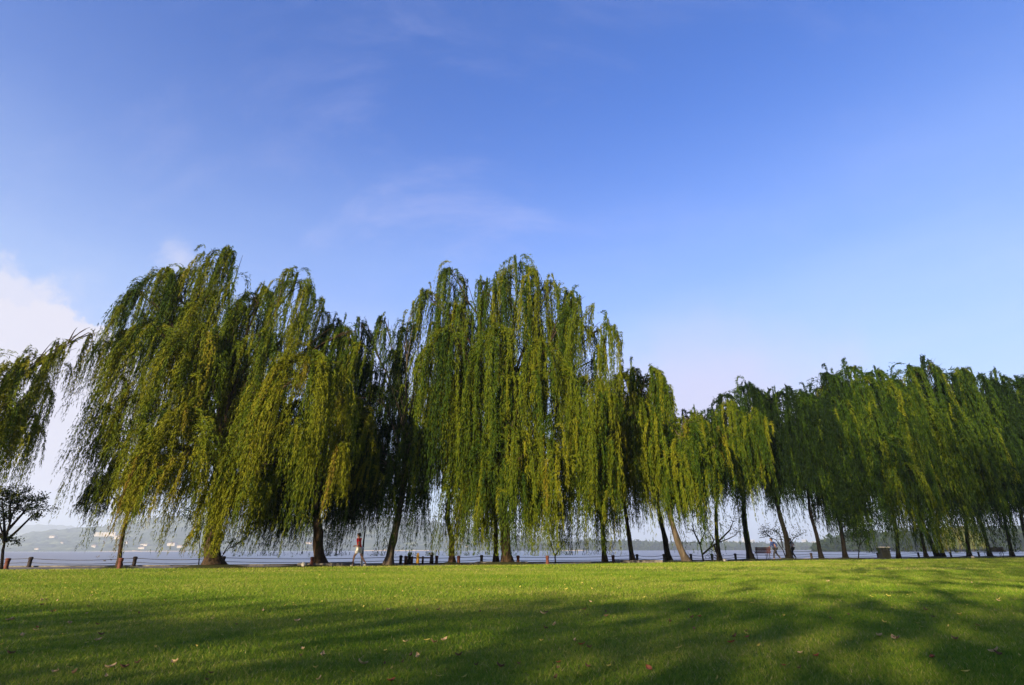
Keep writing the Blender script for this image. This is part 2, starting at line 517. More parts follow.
NTRI = 0
def willow(label, Y, trunk, rb, lobes, wind=0.0, tint=0.4, bark=None, dens=5.2, leafscale=None, seed=0, back=1.0, bases=()):
    """trunk: photo positions of the trunk's bends; lobes: (px, top, half width, bottom, dY[, density[, tint]])"""
    global NTRI
    rd = random.Random(seed * 13 + 5)
    base = at(trunk[0][0], trunk[0][1], Y); base.z = 0
    base.x = gx(trunk[0][0], Y)
    root = empty('willow_tree', base)
    tag(root, label, 'tree', 'weeping willows along the lakeshore')
    pts = [Vector(base)]
    for px, py in trunk[1:]:
        p = at(px, py, Y); p.y += rd.uniform(-.15, .15) ; pts.append(p)
    LB = []
    for lb in lobes:
        px, top, hw, bot, dy = lb[:5]
        dn = lb[5] if len(lb) > 5 else 1.0
        tn = lb[6] if len(lb) > 6 else 0.0  # negative tints put shade into the leaf colour of shaded lobes
        yy = Y + dy
        t = at(px, top, yy); b = at(px, bot, yy)
        sc = (at(px + 10, top + 40, yy) - at(px, top + 40, yy)).length / 10
        rx = hw * sc; ry = max(rx * 0.8, 1.0)
        ln = t.z - b.z
        rz = min(rx * 0.72, ln * 0.35)
        LB.append((t.x, yy, t.z, rx, ry, rz, b.z, dn, tn))
        # the same crown continues on the far side, out of sight from the lawn
        if back > 0 and rd.random() < back and dy < 1.5:
            k = rd.uniform(0.8, 1.0)
            LB.append((t.x + rd.uniform(-.3, .3) * rx, yy + rd.uniform(2.2, 4.2) + rx * .5, t.z - rd.uniform(0.2, 1.2), rx * k, ry * k, rz,
                       b.z + rd.uniform(0.0, 0.25) * ln, dn * 0.75, tn - 0.05))
    # trunk and limbs
    mb = MB()
    full = [pts[0]]
    for a, b in zip(pts, pts[1:]):
        for q in (0.34, 0.67, 1.0): full.append(a.lerp(b, q))
    full = [full[0] + Vector((0, 0, -0.15))] + [full[0].lerp(full[1], 0.1)] + full[1:]
    n = len(full); tz = pts[-1].z
    rads = []
    for i, p in enumerate(full):
        h = max(p.z, 0); r = rb * 0.78 * (1 - 0.45 * h / max(tz, .1)) + rb * 0.6 * math.exp(-h / 0.2)
        rads.append(r)
    mb.tube([p - base for p in full], rads, 16, 0.22)
    tips = []
    order = sorted(LB, key=lambda l: l[2])
    for l in order:
        c = Vector((l[0], l[1], l[2] - l[5] * 0.45))
        # leave the trunk at a height that fits the lobe
        fz = max(tz * 0.55, min(tz, c.z * 0.5))
        k = min(range(n), key=lambda i: abs(full[i].z - fz))
        s = full[k]
        midp = s.lerp(c, 0.5); midp.z += 0.08 * (c - s).length; midp.x = s.x + (c.x - s.x) * 0.35; midp.y = s.y + (c.y - s.y) * 0.35
        bz = bez(s, midp, c, 9)
        bz = [p + Vector((rd.uniform(-1, 1), rd.uniform(-1, 1), rd.uniform(-1, 1))) * (0.09 if 0 < i < 8 else 0) for i, p in enumerate(bz)]
        r1 = min(rads[k] * 0.55, rb * 0.26 + 0.01 * (c - s).length); 
        mb.tube([p - base for p in bz], [r1 * (1 - 0.86 * i / 8) + 0.012 for i in range(9)], 8, 0.1)
        for q in range(5):
            w = rd.uniform(0, 2 * PI); e = c + Vector((math.cos(w) * l[3] * .6, math.sin(w) * l[4] * .6, rd.uniform(-.1, .25) * l[5]))
            st = bz[rd.choice((5, 6, 7))]
            m2 = st.lerp(e, .5) + Vector((0, 0, .35))
            mb.tube([p - base for p in bez(st, m2, e, 5)], [0.035, 0.028, 0.02, 0.014, 0.008], 5)
    o = mb.build('trunk', bark or M_bark, root)
    ls = leafscale or max(0.8, Y / 34.0)
    V, T, ti = strand_cloud(LB, wind, 0.19 * ls, 0.048 * ls, 0.085 * ls, dens / ls, tint, seed + 100)
    V = V - np.array(base)
    NTRI += len(T)
    link('crown', mesh_np('crown', V, tri=T, tint=ti), M_willow, root)
    return root, base


W = {}
# --- left cluster
W['A'] = willow('willow cut by the left edge, only its drooping yellow green branches showing', 25.5,
    [(-62, 571), (-60, 520), (-52, 450)], 0.22,
    [(-60, 330, 40, 510, 0), (-15, 350, 28, 520, -1), (18, 362, 32, 515, -1.6), (38, 352, 20, 480, 0, .8, .05), (64, 342, 18, 425, .2, .5, .05), (90, 328, 15, 400, .4, .7, .05), (5, 395, 30, 510, -2.5, 1, .1), (30, 410, 18, 500, 0, .6, -.05), (-30, 300, 35, 420, 2)],
    wind=0.13, tint=0.55, seed=1, back=.25)
W['B'] = willow('biggest willow of the left cluster, thick trunk flaring at its foot on the lawn edge', 28.4,
    [(212, 568.5), (214, 535), (221, 495), (222, 450), (226, 400)], 0.46,
    [(236, 450, 12, 572, -3, 2, .1), (196, 440, 14, 552, -2.8, .8, .1), (150, 440, 14, 535, -2, .8, .05), (252, 440, 14, 560, -2.5, .7, .1), (166, 267, 34, 400, .5), (228, 247, 26, 430, .5), (298, 273, 32, 440, .5), (140, 288, 16, 400, 0, .8), (122, 330, 14, 440, 0, .8), (208, 290, 24, 430, 0, .9), (240, 300, 24, 430, 0, .9), (218, 335, 30, 470, -.5, .9), (270, 330, 26, 470, -.5, .9), (195, 268, 24, 400, 1.5, .7, -.1), (262, 287, 26, 400, 1.5, .8),
     (200, 325, 38, 480, -1.6, 1, .08), (158, 318, 32, 470, -1.6, 1, .1),  (312, 350, 52, 520, -2.4, 1.1, .12), (345, 325, 24, 440, .5, .9),
     (134, 390, 32, 520, -1, .9, .05), (192, 405, 48, 530, -3, .9, .16), (118, 425, 18, 500, -.5, .8, .02), (247, 425, 32, 560, -3, .9, .12), (156, 430, 32, 520, -2.5, .8, .08), (225, 480, 20, 566, -3, .6, .12), (265, 380, 30, 510, -2, .9, .0)],
    wind=0.13, tint=0.43, seed=2)
W['A2'] = willow('slender dark young willow with a forked reddish trunk near the left pair of bollards', 29.5,
    [(118, 566.5), (122, 540), (127, 515), (122, 480)], 0.13,
    [(108, 472, 20, 530, .5, 1.1, -.3), (132, 458, 20, 515, 1, .9, -.25), (98, 485, 13, 535, .3, .9, -.3), (140, 480, 16, 520, .5, .5, .1)],
    wind=0.13, tint=0.32, bark=M_redpost if False else M_bark, seed=3, back=.3)
W['C'] = willow('dark straight-trunked willow behind the hanging curtain, right of the white round stone', 32.0,
    [(319, 566), (319, 535), (316, 500), (318, 450)], 0.36,
    [(285, 450, 14, 564, -.3, 1.8, -.2), (340, 440, 14, 560, -.3, 1.7, -.2), (364, 440, 12, 536, .3, 1, -.2), (305, 440, 13, 556, -.6, .8, -.2), (335, 322, 36, 440, .5, 1, -.15), (300, 400, 42, 545, .5, 1, -.25), (345, 395, 40, 540, .5, 1, -.25), (322, 440, 46, 540, -.5, .9, -.25), (290, 470, 22, 548, 0, .8, -.2), (352, 470, 24, 545, 0, .8, -.25)],
    wind=0.13, tint=0.36, seed=4)
# --- middle
W['D'] = willow('willow with a pale leaning trunk just right of the walker in the red shirt', 32.5,
    [(387, 565), (393, 540), (400, 510), (406, 470), (405, 420)], 0.27,
    [(378, 440, 12, 545, 0, .8, -.2), (414, 430, 12, 556, -.3, 1.4, -.2), (424, 440, 12, 545, 0, .7, -.2), (362, 322, 16, 450, 1, .7, -.2), (386, 317, 18, 450, .5, .7, -.15), (408, 322, 16, 450, .5, .7, -.2), (375, 385, 26, 520, .5, .8, -.25), (402, 380, 28, 510, 0, .8, -.2), (408, 440, 26, 545, -.5, .8, -.2), (378, 455, 20, 530, 0, .7, -.2)],
    wind=0.07, tint=0.34, bark=M_barkpale, seed=5)
W['E'] = willow('slim willow with a sinuous forked trunk lit orange at its foot, by the yellow post', 35.5,
    [(451, 564), (452, 540), (447, 516), (449, 500), (457, 485), (458, 450)], 0.22,
    [(440, 380, 34, 490, .5, .8, -.2), (472, 395, 30, 500, .5, .8, -.2), (430, 430, 24, 500, 0, .8, -.2), (458, 440, 24, 490, 1, .6, -.2)],
    wind=0.08, tint=0.34, seed=6)
W['F'] = willow('tallest willow in the middle of the row, broad dark trunk with strands to the ground', 33.6,
    [(506, 565), (505, 530), (503, 490), (506, 440), (508, 400)], 0.36,
    [(487, 465, 13, 562, -1.5, 2), (527, 460, 14, 564, -2.6, 1.8), (545, 470, 12, 562, -2.4, 1.8), (583, 455, 13, 558, -1.8, 1.6), (512, 455, 14, 560, -2.8, 1.4), (468, 440, 12, 540, -1, 1.3), (428, 290, 18, 430, 0, .9), (452, 267, 24, 420, .5), (487, 277, 24, 440, 0), (520, 262, 30, 460, .5), (550, 280, 24, 440, .5), (580, 295, 26, 450, 0), (604, 322, 15, 460, 0, .8),
     (500, 325, 32, 500, -2, 1, .05), (448, 325, 28, 500, -1.8, 1, .05), (542, 340, 32, 500, -2.3, 1, .05), (588, 375, 32, 520, -1.8, 1, .05), (480, 420, 30, 552, -2, .9, .0), (430, 385, 22, 490, 0, .9),
     (545, 435, 30, 553, -3, .9, .08), (512, 420, 28, 545, -3, .8), (598, 440, 26, 540, -1.5, .9, .05), (485, 470, 16, 558, -1.5, .7), (565, 465, 13, 562, -2.4, 1.0, .05), (470, 360, 26, 500, -1)],
    wind=0.04, tint=0.38, seed=7)
W['F2'] = willow('thin trunk standing directly behind the left side of the broad middle trunk', 36.5,
    [(495, 563.5), (496, 530), (495, 500), (492, 460)], 0.2,
    [(480, 430, 24, 530, .5, .7, -.1), (508, 415, 24, 520, .5, .7, -.15), (530, 430, 20, 530, 1, .6, -.1)],
    wind=0.03, tint=0.34, seed=8, back=.4)
W['G'] = willow('willow whose trunk is wrapped in green strands, between the two red bollards right of centre', 38.5,
    [(604, 562.5), (603, 535), (601, 505), (600, 460)], 0.2,
    [(600, 450, 10, 560, -.8, 1.8), (618, 450, 10, 548, -.5, .8), (603, 400, 24, 530, 0, .9), (620, 430, 18, 540, 0, .8), (604, 480, 9, 557, -.4, 1.3, 0), (585, 430, 20, 530, 1, .7, -.1)],
    wind=0.02, tint=0.38, seed=9, back=.5)
W['H'] = willow('willow with a slim pale leaning trunk and a feathery crown right of the tallest one', 39.5,
    [(632, 561), (629, 535), (625, 505), (622, 470)], 0.2,
    [(608, 392, 26, 500, -1.5, 1, .02), (634, 368, 34, 500, -.5, 1.1, .08), (655, 386, 22, 505, -1, 1, .06), (620, 372, 24, 490, -1, 1, .08), (648, 365, 20, 485, -2, 1.1, .08), (659, 374, 10, 450, -2, .8, .08), (640, 400, 26, 515, -3.5, 1.1, .08), (622, 420, 22, 520, -3.5, 1.1, .08), (654, 420, 16, 530, -3, 1.1, .08)],
    wind=0.0, tint=0.34, seed=10)
W['I'] = willow('dark curved trunk standing left of the thick slanting trunk', 41.0,
    [(668, 560.5), (665, 540), (660, 515), (655, 490)], 0.26,
    [(684, 410, 24, 500, 1, .8, -.2), (704, 410, 22, 490, 1, .7, -.2), (664, 440, 20, 530, .5, .9, 0), (650, 455, 14, 525, 0, .7, .05)],
    wind=0.0, tint=0.36, bark=M_barkdarkshaded, seed=11, back=.5)
W['J'] = willow('willow on a thick slanting greyish trunk with low yellow green curtains', 37.5,
    [(686, 563), (677, 540), (670, 515), (668, 485)], 0.28,
    [(682, 414, 28, 500, -1, 1, .0), (704, 420, 24, 505, -.8, 1, -.03), (700, 450, 12, 545, -2.5, .9, .0), (660, 455, 10, 545, -2, .8, .0), (690, 430, 26, 530, -2.8, 1.1, .1), (672, 448, 20, 535, -3.2, 1.1, .1), (706, 442, 18, 520, -2.5, 1, .08), (695, 412, 18, 500, -1, 1, .1), (712, 425, 14, 490, .5, .7, .22)],
    wind=0.0, tint=0.31, bark=M_barkpale, seed=12, back=.7)
W['K'] = willow('narrow-trunked willow beside the bare many-stemmed shrub', 42.5,
    [(719, 560), (717, 535), (716, 510), (718, 480)], 0.2,
    [(728, 430, 12, 520, -.8, .8, 0), (728, 400, 18, 500, -.5, 1, .1), (742, 412, 18, 500, -1, 1, .03), (718, 428, 15, 505, 0, .9, .1), (752, 408, 12, 480, -.5, .7, .1)],
    wind=0.0, tint=0.30, bark=M_barkdarkshaded, seed=13, back=.7)
# --- right cluster, its shade put into the low leaf tints
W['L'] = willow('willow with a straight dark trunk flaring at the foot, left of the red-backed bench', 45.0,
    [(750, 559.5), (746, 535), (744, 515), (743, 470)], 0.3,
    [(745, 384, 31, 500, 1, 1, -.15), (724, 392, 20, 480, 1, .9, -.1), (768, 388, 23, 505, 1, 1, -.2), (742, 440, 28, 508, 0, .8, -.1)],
    wind=0.0, tint=0.18, bark=M_barkdarkshaded, seed=14)
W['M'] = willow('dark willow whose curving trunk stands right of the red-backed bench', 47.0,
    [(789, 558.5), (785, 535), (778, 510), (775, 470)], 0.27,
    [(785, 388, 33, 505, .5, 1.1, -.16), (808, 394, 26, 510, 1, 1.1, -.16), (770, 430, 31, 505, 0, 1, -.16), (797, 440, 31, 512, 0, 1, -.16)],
    wind=0.0, tint=0.16, bark=M_barkdarkshaded, seed=15)
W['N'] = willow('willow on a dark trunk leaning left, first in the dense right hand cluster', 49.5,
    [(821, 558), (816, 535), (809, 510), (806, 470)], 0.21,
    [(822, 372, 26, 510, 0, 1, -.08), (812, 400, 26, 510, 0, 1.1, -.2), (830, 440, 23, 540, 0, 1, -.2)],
    wind=0.0, tint=0.18, bark=M_barkdarkshaded, seed=16)
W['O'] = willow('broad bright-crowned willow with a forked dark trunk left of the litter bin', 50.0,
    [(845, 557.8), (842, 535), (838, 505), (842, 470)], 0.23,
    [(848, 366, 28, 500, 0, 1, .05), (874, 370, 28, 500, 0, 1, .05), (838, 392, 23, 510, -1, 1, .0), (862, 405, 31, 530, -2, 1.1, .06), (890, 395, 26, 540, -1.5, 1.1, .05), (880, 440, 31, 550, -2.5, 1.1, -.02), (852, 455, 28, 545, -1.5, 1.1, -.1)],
    wind=0.0, tint=0.20, bark=M_barkdarkshaded, seed=17)
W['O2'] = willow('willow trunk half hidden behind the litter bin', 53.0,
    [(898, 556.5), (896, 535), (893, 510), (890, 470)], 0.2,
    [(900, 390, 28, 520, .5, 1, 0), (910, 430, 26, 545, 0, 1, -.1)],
    wind=0.0, tint=0.18, bark=M_barkdarkshaded, seed=18, back=.6)
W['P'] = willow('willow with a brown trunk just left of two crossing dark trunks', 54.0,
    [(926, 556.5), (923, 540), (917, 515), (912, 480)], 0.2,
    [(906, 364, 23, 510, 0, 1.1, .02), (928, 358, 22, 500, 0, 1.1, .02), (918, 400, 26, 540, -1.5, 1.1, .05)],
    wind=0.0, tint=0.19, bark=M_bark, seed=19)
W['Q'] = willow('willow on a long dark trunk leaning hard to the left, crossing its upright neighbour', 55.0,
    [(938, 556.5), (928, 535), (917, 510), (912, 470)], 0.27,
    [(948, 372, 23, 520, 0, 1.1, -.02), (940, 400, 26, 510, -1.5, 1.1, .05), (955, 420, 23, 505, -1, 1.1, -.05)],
    wind=0.0, tint=0.17, bark=M_barkdarkshaded, seed=20)
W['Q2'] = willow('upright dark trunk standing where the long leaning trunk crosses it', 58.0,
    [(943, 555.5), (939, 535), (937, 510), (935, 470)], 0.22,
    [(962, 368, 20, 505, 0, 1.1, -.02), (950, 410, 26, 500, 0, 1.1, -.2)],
    wind=0.0, tint=0.17, bark=M_barkdarkshaded, seed=21)
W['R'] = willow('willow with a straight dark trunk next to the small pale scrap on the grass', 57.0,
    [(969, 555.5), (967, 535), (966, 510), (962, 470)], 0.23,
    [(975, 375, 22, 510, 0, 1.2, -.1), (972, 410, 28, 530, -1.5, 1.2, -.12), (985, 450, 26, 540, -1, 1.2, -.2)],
    wind=0.0, tint=0.16, bark=M_barkdarkshaded, seed=22)
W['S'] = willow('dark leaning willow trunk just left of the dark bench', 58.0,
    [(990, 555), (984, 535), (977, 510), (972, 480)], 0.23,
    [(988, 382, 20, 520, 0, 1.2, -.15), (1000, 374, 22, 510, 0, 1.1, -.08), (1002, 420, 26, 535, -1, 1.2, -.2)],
    wind=0.0, tint=0.16, bark=M_barkdarkshaded, seed=23)
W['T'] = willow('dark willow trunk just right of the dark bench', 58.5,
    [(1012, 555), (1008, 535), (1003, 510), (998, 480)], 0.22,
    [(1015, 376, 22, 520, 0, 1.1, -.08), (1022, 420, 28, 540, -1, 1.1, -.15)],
    wind=0.0, tint=0.16, bark=M_barkdarkshaded, seed=24)
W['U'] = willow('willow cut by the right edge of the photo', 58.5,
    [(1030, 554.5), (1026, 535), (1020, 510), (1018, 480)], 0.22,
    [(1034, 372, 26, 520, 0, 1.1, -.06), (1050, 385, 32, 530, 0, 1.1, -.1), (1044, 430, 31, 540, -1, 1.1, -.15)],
    wind=0.0, tint=0.16, bark=M_barkdarkshaded, seed=25)
print('willow triangles', NTRI)


# low grassy soil mounds round the feet of the trunks
def mound(x, y, r, h, m=M_soil):
    n = 28; k = 7; V = []; Fc = []
    for j in range(k + 1):
        f = j / k
        for i in range(n):
            w = 2 * PI * i / n
            rr = r * f * (1 + 0.12 * mn.noise(Vector((math.cos(w) + x, math.sin(w) + y, 0)) * 1.3))
            z = h * (math.cos(f * PI) * .5 + .5) + 0.03 * mn.noise(Vector((x + rr * math.cos(w) * 2, y + rr * math.sin(w) * 2, 1))) * (1 - f) - (0.02 if j == k else 0)
            V.append((rr * math.cos(w) * 1.25, rr * math.sin(w), z))
    for j in range(k):
        for i in range(n):
            a = j * n + i; b = j * n + (i + 1) % n
            Fc.append((a, b, b + n, a + n))
    me = bpy.data.meshes.new('mound'); me.from_pydata(V, [], Fc)
    me.polygons.foreach_set('use_smooth', [True] * len(me.polygons)); me.update()
    o = link('soil_mound', me, m); o.location = (x, y, 0.012)
    tag(o, 'low mound of soil and rough grass round a trunk', kind='structure')


for k, (r, h) in dict(B=(1.9, .2), A2=(.8, .08), C=(1.7, .16), D=(.9, .06), E=(.9, .14), F=(2.3, .17), G=(1.0, .08), H=(1.1, .12), I=(1.2, .12), J=(1.5, .12), K=(1.2, .1),
                      L=(1.6, .15), M=(1.9, .15), N=(1.5, .12), O=(1.6, .14), P=(1.6, .14), Q=(2.2, .16), R=(2, .16), S=(2, .16), T=(2, .16), U=(2, .16)).items():
    b = W[k][1]
    mound(b.x, b.y, r, h, M_soil)


# ------------------------------------------------------------------ small trees and shrubs
def leafy_tree(name, label, cat, base, stems, tips_r, nleaf, leaf, m_leaf, bark, seed, group=None, tint=0.3, rt0=0.04):
    """stems: list of polylines (world). Leaves scattered round the twig ends."""
    rg = np.random.default_rng(seed); rd = random.Random(seed)
    root = empty(name, base); tag(root, label, cat, group)
    mb = MB(); ends = []
    for st in stems:
        pts = [Vector(p) for p in st]
        n = len(pts)
        mb.tube([p - base for p in pts], [rt0 * (1 - 0.65 * i / (n - 1)) for i in range(n)], 7, 0.08)
        for q in range(7):
            i = rd.randrange(max(1, n // 2), n); p = pts[i]
            d = Vector((rd.uniform(-1, 1), rd.uniform(-1, 1), rd.uniform(-.1, .8))).normalized() * tips_r * rd.uniform(.6, 1.2)
            mid = p + d * .5 + Vector((0, 0, .05)); e = p + d
            mb.tube([x - base for x in (p, mid, e)], [0.014, 0.010, 0.005], 4)
            ends += [mid, e, e]
            for _ in range(2):
                e2 = mid + Vector((rd.uniform(-1, 1), rd.uniform(-1, 1), rd.uniform(-.3, .8))).normalized() * tips_r * .5
                mb.tube([x - base for x in (mid, e2)], [0.008, 0.004], 4); ends.append(e2)
    mb.build('trunk', bark, root)
    if nleaf:
        E = np.array([tuple(e) for e in ends]); idx = rg.integers(0, len(E), nleaf)
        P = E[idx] + rg.normal(0, tips_r * .22, (nleaf, 3)) - np.array(base)
        D = rg.normal(0, 1, (nleaf, 3)); D /= np.linalg.norm(D, axis=1, keepdims=True)
        Sd = np.cross(D, rg.normal(0, 1, (nleaf, 3))); Sd /= np.linalg.norm(Sd, axis=1, keepdims=True)
        V = np.empty((nleaf * 4, 3))
        V[0::4] = P - D * leaf; V[1::4] = P + Sd * leaf * .45; V[2::4] = P + D * leaf; V[3::4] = P - Sd * leaf * .45
        me = mesh_np('crown', V, quads=np.arange(nleaf * 4).reshape(-1, 4), tint=np.clip(tint + rg.normal(0, .2, nleaf), 0, 1))
        link('crown', me, m_leaf, root)
    return root


def pl(Y, *pp): return [at(px, py, Y) for px, py in pp]


b0 = Vector((gx(1, 28.0), 28.0, 0))
leafy_tree('small_tree', 'small dark round-leaved tree at the left edge, in front of the lake', 'tree', b0,
    [[b0, *pl(28, (3, 550), (5, 541), (0, 525), (-8, 508))], pl(28, (4, 543), (8, 530), (12, 515), (20, 500)), pl(28.2, (5, 542), (18, 530), (30, 518), (40, 510)), pl(27.6, (5, 541), (4, 520), (2, 500)), pl(28.6, (8, 530), (24, 512), (32, 502)), pl(28, (5, 541), (-12, 520), (-22, 500)), pl(28, (10, 522), (10, 506), (14, 492))],
    0.46, 3600, 0.058, M_dark, M_barkdarkshaded, 31, tint=0.15, rt0=0.07)
b1 = Vector((gx(198, 31.5), 31.5, 0))
leafy_tree('shrub', 'thin dark shrub with round leaves showing behind the thickest left trunk', 'shrub', b1,
    [[b1, *pl(31.5, (200, 550), (198, 530), (190, 512))], pl(31.5, (199, 540), (204, 520), (202, 505)), pl(31.5, (199, 535), (190, 520), (184, 515))], 0.5, 420, 0.055, M_dark, M_barkdarkshaded, 32, tint=0.15, rt0=0.03)
b2 = Vector((gx(221, 31), 31.0, 0))
leafy_tree('shrub', 'low twiggy shrub with one long leafy arm reaching right of the thickest left trunk', 'shrub', b2,
    [[b2, *pl(31, (222, 556), (228, 549), (236, 545))], pl(31, (223, 554), (230, 543), (240, 535)), pl(31, (236, 545), (255, 530), (272, 521), (284, 520))], 0.35, 260, 0.05, M_dark, M_barkdarkshaded, 33, tint=0.3, rt0=0.03)
b3 = Vector((gx(555, 38), 38.0, 0))
leafy_tree('shrub', 'small Y shaped shrub stem between hanging strands right of the tallest willow', 'shrub', b3,
    [[b3, *pl(38, (555, 556), (552, 547), (549, 535))], pl(38, (555, 556), (560, 549), (566, 543))], 0.4, 160, 0.05, M_dark, M_barkdarkshaded, 34, rt0=0.055)
b4 = Vector((gx(703, 43), 43.0, 0))
leafy_tree('shrub', 'nearly bare many-stemmed shrub with crooked branches beside the narrow trunk', 'shrub', b4,
    [[b4, *pl(43, (702, 553), (700, 544), (705, 532), (704, 522))], pl(43, (703, 554), (710, 548), (717, 543), (728, 539), (736, 535)), pl(43, (710, 548), (714, 540), (708, 530)),
     pl(43, (714, 544), (716, 552), (719, 559)), pl(43, (717, 543), (730, 530), (733, 522)), pl(43.4, (700, 544), (694, 532), (692, 522))], 0.75, 520, 0.06, M_dark, M_barkdarkshaded, 35, tint=0.1, rt0=0.07)
b5 = Vector((gx(786, 50), 50.0, 0))
leafy_tree('shrub', 'sparse flat-topped shrub arching over the red-backed bench', 'shrub', b5,
    [[b5, *pl(50, (783, 550), (776, 540), (768, 536), (759, 538))], pl(50, (783, 548), (780, 535), (776, 531)), pl(50, (785, 550), (794, 538), (800, 535)), pl(50, (770, 537), (765, 532), (762, 534))], 0.7, 520, 0.07, M_dark, M_barkdarkshaded, 36, tint=0.05, rt0=0.05)
b6 = Vector((gx(858, 53), 53.0, 0))
leafy_tree('shrub', 'small dark sapling in front of the water between bright crown and bin', 'shrub', b6,
    [[b6, *pl(53, (859, 548), (861, 538), (856, 528))], pl(53, (859, 546), (867, 536), (872, 527)), pl(53, (860, 545), (852, 538))], 0.8, 900, 0.08, M_dark, M_barkdarkshaded, 37, tint=0.2, rt0=0.05)


# ------------------------------------------------------------------ bollards and ropes
def bollard(px, Y, col, label, h=0.5):
    root = empty('bollard', (gx(px, Y), Y, 0.0))
    tag(root, label, 'bollard', 'bollards along the lakeside path')
    m = MB(); m.lathe(0, 0, [(.125, -.03), (.125, .03), (.095, .05), (.09, h - .14), (.105, h - .13), (.105, h - .09), (.09, h - .08)])
    m.build('post', col, root)
    c = MB(); c.lathe(0, 0, [(.1, h - .08), (.11, h - .06), (.11, h - .02), (.085, h), (.03, h + .012)])
    c.build('cap', col, root)
    return root


FAR = [(28, 'black bollard by the water, second from the left edge'),
       (133, 'dark bollard at the water edge just right of the slender reddish trunk'),
       (222, 'dark bollard at the water edge right of the thickest left trunk'),
       (400, 'black bollard at the water just right of the pale leaning trunk'),
       (481, 'low black bollard left of the broad middle trunk'),
       (637, 'dark bollard touching the slim pale leaning trunk on its right'),
       (664, 'dark bollard mostly hidden by the dark curved trunk'),
       (691, 'dark bollard just right of the thick slanting trunk'),
       (712, 'low dark bollard under the bare many-stemmed shrub'),
       (735.5, 'dark bollard halfway between narrow trunk and the trunk beside the bench'),
       (811.5, 'lone dark bollard between the two dark leaning trunks right of the bench'),
       (878, 'dark bollard touching the left side of the litter bin'),
       (918.7, 'dark bollard left of the brown trunk in the right hand cluster'),
       (951, 'dark bollard with a knob on its side, right of the crossing trunks'),
       (979, 'dark bollard between the straight trunk and the dark bench')]
NEAR = [(5, 28.4, 'red brown bollard at the far left, under the small round-leaved tree'),
        (118.5, 28.0, 'red brown bollard standing in front of the slender reddish trunk'),
        (311, 31.0, 'red brown bollard between white round stone and straight dark trunk'),
        (405, 35.0, 'short dark bollard left of the wooden railing'),
        (436, 36.0, 'short brown bollard right of the wooden railing'),
        (458, 35.4, 'red brown bollard right beside the orange lit trunk'),
        (517.6, 36.5, 'red brown bollard just right of the broad middle trunk'),
        (547, 35.5, 'red brown bollard left of the Y shaped shrub stem'),
        (613, 37.6, 'red brown bollard right of the trunk wrapped in strands')]


def edgeY(px, f, off):
    Y = 45.0
    for _ in range(25):
        Y = f(gx(px, Y)) + off
    return Y


rope_pts = []
for px, lb in FAR:
    Y = edgeY(px, water_edge, -0.6)
    o = bollard(px, Y, M_darkpost, lb, 0.5)
    rope_pts.append(Vector(o.location))
for px, Y, lb in NEAR:
    bollard(px, Y, M_redpost, lb, 0.48)
rope_root = empty('rope_fence', rope_pts[0])
tag(rope_root, 'two slack dark ropes strung between the bollards at the water edge', 'rope')
# intermediate fixing points keep the ropes parallel to the water's edge
for zz in (0.42, 0.22):
    pts = []
    x0 = rope_pts[0].x - 14; x1 = rope_pts[-1].x + 12
    X = x0
    fixed = [Vector((x0, water_edge(x0) - .6, 0))] + rope_pts + [Vector((x1, water_edge(x1) - .6, 0))]
    for a, b in zip(fixed, fixed[1:]):
        m = max(6, int((b.x - a.x) / 0.7))
        for i in range(m):
            t = i / m; x = a.x + (b.x - a.x) * t
            pts.append(Vector((x, water_edge(x) - 0.6, zz - 0.09 * 4 * t * (1 - t))))
    mb = MB(); mb.tube([p - rope_pts[0] for p in pts], 0.016, 5)
    mb.build('rope', M_iron, rope_root)

# wooden railing with two capped pillars and the yellow post
YR = 36.4
rr = empty('railing', (gx(420, YR), YR, 0)); tag(rr, 'low wooden landing railing with two grey capped end posts', 'railing')
for px in (408.5, 431):
    x = gx(px, YR) - gx(420, YR)
    m = MB(); m.lathe(x, 0, [(.13, -.02), (.12, .3), (.10, .32), (.10, .52), (.13, .54)]); m.build('post', M_darkpost, rr)
    m = MB(); m.lathe(x, 0, [(.12, .54), (.13, .56), (.09, .66), (.03, .7)]); m.build('cap', M_stonepale, rr)
m = MB(); xa = gx(408.5, YR) - gx(420, YR); xb = gx(431, YR) - gx(420, YR)
m.box((xa + xb) / 2, 0, .36, xb - xa - .18, .07, .08, 0, .01); m.build('rail', M_redwood, rr)
for px in (411.6, 422.3):
    m = MB(); m.box(gx(px, YR) - gx(420, YR), -.08, .22, .12, .08, .46, 0, .01); m.build('upright', M_redpost if px < 415 else M_darkpost, rr)
yp = empty('post', (gx(417, YR - .7), YR - .7, 0)); tag(yp, 'bright yellow post in front of the wooden landing railing', 'post')
m = MB(); m.lathe(0, 0, [(.13, 0), (.13, .05), (.10, .07), (.085, .5), (.06, .62), (.02, .66)]); m.build('shaft', M_yellow, yp)
m = MB(); m.lathe(0, 0, [(.15, -.02), (.15, .03), (.131, .05)]); m.build('foot', M_stone, yp)

# slim pole behind the walker, whitewashed below
yw = 32.2
px_ = gx(361, yw)
pp = empty('pole', (px_, yw, 0)); tag(pp, 'slim pole with a whitewashed lower half right behind the walker', 'pole')
m = MB(); m.tube([(0, 0, -.02), (0, 0, .6)], [.07, .065], 10); m.build('white_base', M_white, pp)
m = MB(); m.tube([(0, 0, .6), (0.0, 0, 1.3), (.04, 0, 2.1)], [.058, .045, .03], 10); m.build('shaft', M_barkdarkshaded, pp)

